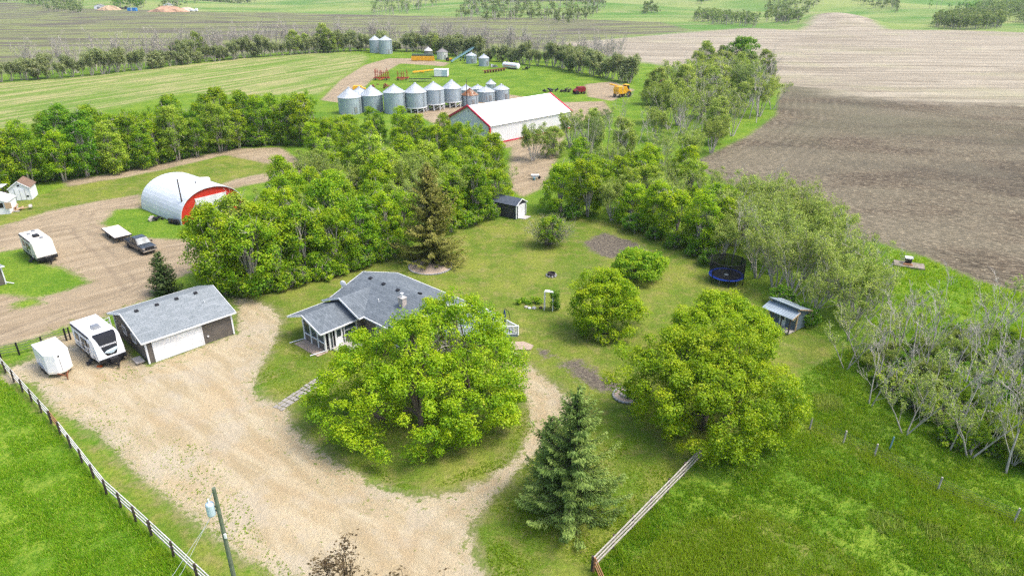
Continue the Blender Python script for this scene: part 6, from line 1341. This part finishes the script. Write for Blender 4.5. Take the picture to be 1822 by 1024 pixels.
a, b = G(735, 132), G(772, 127); o = thing('mower', 'yellow machine frame lying beside the white box body', 'farm machine', (*a, 0), math.atan2(b[1] - a[1], b[0] - a[0])); L = math.dist(a, b)
MB().bar((0, 0, .7), (L, 0, .7), .35).bar((L * .1, 1.2, .8), (L * .9, 1.0, .6), .3).bar((L * .3, 0, .7), (L * .4, -1.6, .4), .25).bar((0, 0, .6), (L * .1, 1.2, .8), .25).build('frame', YELLOW, o); MB().lathe([(.05, -.1), (.4, -.08), (.4, .08), (.05, .1)], 12, (L * .5, .6, .45), 'Y').build('wheel', RUBBER, o)
a, L = span(772, 797, 137); o = thing('box_body', 'white truck box body standing on the grass among the machinery', 'box', (*a, 0), rad(-6)); MB().box((L / 2, 1.6, 1.45), (L * .95, 3.2, 2.5)).build('body', WHITE, o, bevel=.05); MB().box((L / 2, 1.6, 2.74), (L, 3.4, .1)).build('roof', WHITE, o); MB().box((L * .78, -.04, 1.4), (L * .38, .06, 2.2)).build('door', GREYBLUE, o); MB().box((L / 2, 1.6, .1), (L, 2.8, .2)).build('skid', WOODR, o)
a, L = span(732, 773, 109); o = thing('combine_header', 'wide yellow combine header with dark reel near the distant bins', 'farm machine', (*a, 0), rad(-4)); MB().prism([(0, .3), (1.6, .2), (1.6, .5), (.5, 1.0), (.3, 2.2), (0, 2.2)], 0, L, 'yz').build('trough', YELLOW, o); MB().lathe([(.06, 0), (.75, .05), (.75, L * .92), (.06, L * .96)], 8, (L * .02, 1.3, 2.4), 'X').build('reel', plain('reel_green', (.06, .09, .06), .7), o)
for x in (L * .1, L * .9): MB().bar((x, 0, 2.2), (x, 1.3, 2.4), .15).build('reel_arm', BLACK, o)
a = G(752, 100); o = thing('grain_auger', 'dark thin auger leaning above the yellow header', 'auger', (*a, 0)); MB().tube([(0, 0, .4), (4.5, 1, 5.5)], .22, 8).build('tube', WOODD, o); MB().bar((2.4, .5, 3.1), (1.8, -.6, 0), .12).bar((2.4, .5, 3.1), (2.8, 1.5, 0), .12).build('stand', BLACK, o)
a, b = G(803, 112), G(842, 106); o = thing('grain_conveyor', 'long blue-grey grain conveyor rising to the small bins', 'conveyor', (*a, 0), math.atan2(b[1] - a[1], b[0] - a[0])); L = math.dist(a, b)
MB().bar((0, 0, .5), (L * 1.05, 0, 5.2), .55, .35).bar((0, .35, .9), (L * 1.05, .35, 5.7), .08).bar((0, -.35, .9), (L * 1.05, -.35, 5.7), .08).build('belt_tube', BLUEM, o); m_ = MB()
for k in range(9): f = (k + .5) / 9; m_.bar((L * f, -.35, .5 + 4.7 * f), (L * f, -.35, .95 + 4.8 * f), .06); m_.bar((L * f, .35, .5 + 4.7 * f), (L * f, .35, .95 + 4.8 * f), .06)
m_.bar((L * .6, .5, 3.2), (L * .5, 1.0, .4), .12).bar((L * .6, -.5, 3.2), (L * .5, -1.0, .4), .12); m_.build('truss', BLUEM, o)
for y in (-1.1, 1.1): wheel(o, (L * .5, y, .4), .4, .25)
o = thing('yard_tractor', 'small yellow and black lawn tractor beside the squat whitish bin', 'tractor', (*G(799, 109), 0), rad(20)); MB().box((0, 0, .9), (2.0, 1.0, .6)).box((.9, 0, 1.1), (.9, .8, .5)).build('body', YELLOW, o, bevel=.05); MB().box((-.5, 0, 1.5), (.6, .7, .7)).build('seat', BLACK, o)
for x, r in ((-.7, .75), (.95, .45)):
    for y in (-.6, .6): wheel(o, (x, y, r), r, .35, rim=YELLOW)
a, b = G(896, 121), G(923, 124); o = thing('liquid_tank', 'long white tank with red stripe in the grass near the tree line', 'tank', (*a, 0), math.atan2(b[1] - a[1], b[0] - a[0])); L = math.dist(a, b)
MB().lathe([(.1, 0), (1.0, .1), (1.15, .4), (1.15, L - .4), (1.0, L - .1), (.1, L)], 16, (0, 0, 1.35), 'X').build('tank', WHITE, o, smooth=False); MB().box((L / 2, -1.16, 1.3), (L * .85, .03, .22)).build('stripe', RED, o); MB().box((L / 2, 0, .2), (L * .7, 1.4, .4)).build('cradle', BLACK, o)
for lb, px, mt, s in (('dark round scrap bale at the end of the white tank', (935, 124), BLACK, 1.0), ('dark scrap heap left of the red implement', (1001, 164), WOODD, 1.5), ('dark small scrap heap at the shed roof end', (978, 163), BLACK, 1.0), ('pale scrap heap by the lone small bin', (881, 120), GREYM, .9), ('rusty implement heap behind the grain bins', (682, 157), RUST, 1.6)):
    o = thing('scrap_heap', lb, 'scrap', (*G(*px), 0)); rg = np.random.default_rng(px[0]); m_ = MB()
    for k in range(12): m_.box((rg.normal() * s, rg.normal() * .6, rg.uniform(.1, .9) * s), (rg.uniform(.4, 1.4), rg.uniform(.2, .7), rg.uniform(.15, .6)), rg.uniform(0, 3), rg.normal() * .5)
    m_.build('scrap', mt, o)
def tractorish(name, label, px, rz, mt, k, cab=True):
    o = thing(name, label, 'farm machine', (*G(*px), 0), rz); MB().prism([(-2.6, 1.0), (2.4, 1.0), (2.6, 1.7), (1.2, 2.4), (.8, 3.2), (-2.4, 3.3), (-2.8, 2.4)], -1.3, 1.3, 'xz').build('body', mt, o, bevel=.1)
    if cab: MB().box((1.4, 0, 2.8), (1.3, 1.7, 1.5), taper=.9).build('cab', GLASS, o); MB().box((1.4, 0, 3.6), (1.5, 1.9, .14)).build('cab_roof', mt, o)
    for x, r in ((1.5, .9), (-1.9, .55)):
        for y in (-1.4, 1.4): wheel(o, (x, y, r), r, .5, rim=mt)
    if k: MB().tube([(-1.2, 1.0, 3.3), (-3.6, 2.2, 3.9)], .2, 8).build('unloading_auger', mt, o)
    o.scale = (1.0, 1.0, 1.0); return o
tractorish('combine_harvester', 'yellow combine harvester standing behind the bare willows', (1107, 172), rad(30), YELLOW, True)
o = tractorish('baler', 'dark red farm implement in the grass right of the machine shed roof', (1030, 167), rad(200), plain('dark_red', (.22, .02, .025), .6), False, False); o.scale = (.75, .75, .7)
o = tractorish('swather', 'yellow farm implement behind the first grain bins', (640, 163), rad(10), YELLOW, False, False); o.scale = (.8, .8, .6)
a = G(1158, 156); o = thing('grain_auger', 'pinkish red auger tube rising among the bare willows', 'auger', (*a, 0)); MB().tube([(0, 0, .8), (6, 1, 3.2)], .2, 8).build('tube', REDT, o); MB().bar((3, .5, 2), (3, .3, 0), .12).build('stand', BLACK, o)
o = thing('wheelbarrow', 'pale cart with scattered white and blue buckets at the bend of the dirt track', 'cart', (*G(952, 318), 0)); MB().box((0, 0, .6), (1.2, .7, .4), taper=1.25).build('tray', WHITE, o); wheel(o, (.8, 0, .3), .3, .15); MB().bar((-.5, .3, .4), (-1.3, .3, .7), .05).bar((-.5, -.3, .4), (-1.3, -.3, .7), .05).build('handle', WOODD, o); MB().lathe([(.2, 0), (.26, .5)], 12, (-.2, -1.0, 0)).build('bucket', BLUEM, o)
# ------------------------------------------------------------------ far farmyard at the upper left
for i, (lb, px, w_, hh, mt) in enumerate((('tan straw heap left of the dark wood at the far farm', (196, 18), 26, 5, WOODN), ('long reddish earth heap at the far farm', (300, 21), 42, 6, plain('red_earth', (.4, .25, .16), .95, var=.3, scale=.2)), ('pale earth heap right of the reddish heap', (332, 20), 22, 4, plain('pale_earth', (.5, .42, .33), .95, var=.3, scale=.2)))):
    X, Y = G(*px); rg = np.random.default_rng(80 + i); pr = []; n_ = 22; P = [(0, 0, hh)]; F_ = []
    for ring, (f, z) in enumerate(((.35, .85), (.7, .5), (1.0, 0))):
        for k in range(n_): a = 6.2832 * k / n_; q = w_ / 2 * f * rg.uniform(.85, 1.15); P.append((math.cos(a) * q, math.sin(a) * q * .5, hh * z * rg.uniform(.8, 1.15)))
    for k in range(n_): F_.append((0, 1 + k, 1 + (k + 1) % n_)); F_ += [(1 + r * n_ + k, 1 + (r + 1) * n_ + k, 1 + (r + 1) * n_ + (k + 1) % n_, 1 + r * n_ + (k + 1) % n_) for r in (0, 1)]
    o = MB().add(P, F_).build('earth_heap', mt); o.location = (X, Y, float(terr(X, Y)) - .1); tag(o, lb, 'heap')
X, Y = G(236, 20); o = thing('blue_container', 'small blue container at the far farm', 'container', (X, Y, float(terr(X, Y)))); MB().box((0, 0, 1.6), (9, 4, 3.2)).build('body', plain('container_blue', (.03, .2, .5), .5), o); MB().box((0, -2.03, 1.5), (1.5, .1, 2.6)).build('door', GREYBLUE, o)
for i, (lb, px) in enumerate((('white building at the far farm beside the tan straw heap', (168, 17)), ('white shed behind the reddish heap at the far farm', (290, 14)))):
    X, Y = G(*px); o = thing('farm_building', lb, 'building', (X, Y, float(terr(X, Y))), .2); MB().prism([(0, 0), (9, 0), (9, 3.5), (4.5, 5.2), (0, 3.5)], 0, 9, 'xz').build('wall', WHITE, o); gable_roof(-.3, 9.3, 4.5, 4.9, 5.4, 3.5, .15, 'y').build('roof', GREYROOF, o); MB().box((4.5, -.06, 1.4), (3, .1, 2.8)).build('door', GREYM, o)
for i, (lb, px) in enumerate((('white parked truck at the far farm', (345, 21)), ('dark parked truck at the far farm', (220, 17)))):
    X, Y = G(*px); o = thing('parked_truck', lb, 'truck', (X, Y, float(terr(X, Y))), .1); MB().box((0, 0, 1.3), (8, 2.6, 1.6)).box((3, 0, 2.6), (2, 2.4, 1.2), taper=.85).build('body', WHITE if i == 0 else BLACK, o); [wheel(o, (x, y, .6), .6, .4) for x in (-2.6, 2.6) for y in (-1.2, 1.2)]
# ------------------------------------------------------------------ thin summer haze over the land
hz = MB().box((0, 0, 40), (8800, 8800, 84)).build('haze', plain('haze_tmp', (1, 1, 1)), None)
hm = bpy.data.materials.new('haze_air'); hm.use_nodes = True; ht = hm.node_tree; ht.nodes.remove(ht.nodes["Principled BSDF"])
pv = ht.nodes.new("ShaderNodeVolumePrincipled"); pv.inputs["Color"].default_value = (0.86, 0.93, 1.0, 1); pv.inputs["Density"].default_value = 0.0001; pv.inputs["Anisotropy"].default_value = 0.2
ht.links.new(pv.outputs[0], ht.nodes["Material Output"].inputs["Volume"]); hz.data.materials.clear(); hz.data.materials.append(hm); tag(hz, 'thin pale haze over the far fields', kind='stuff')
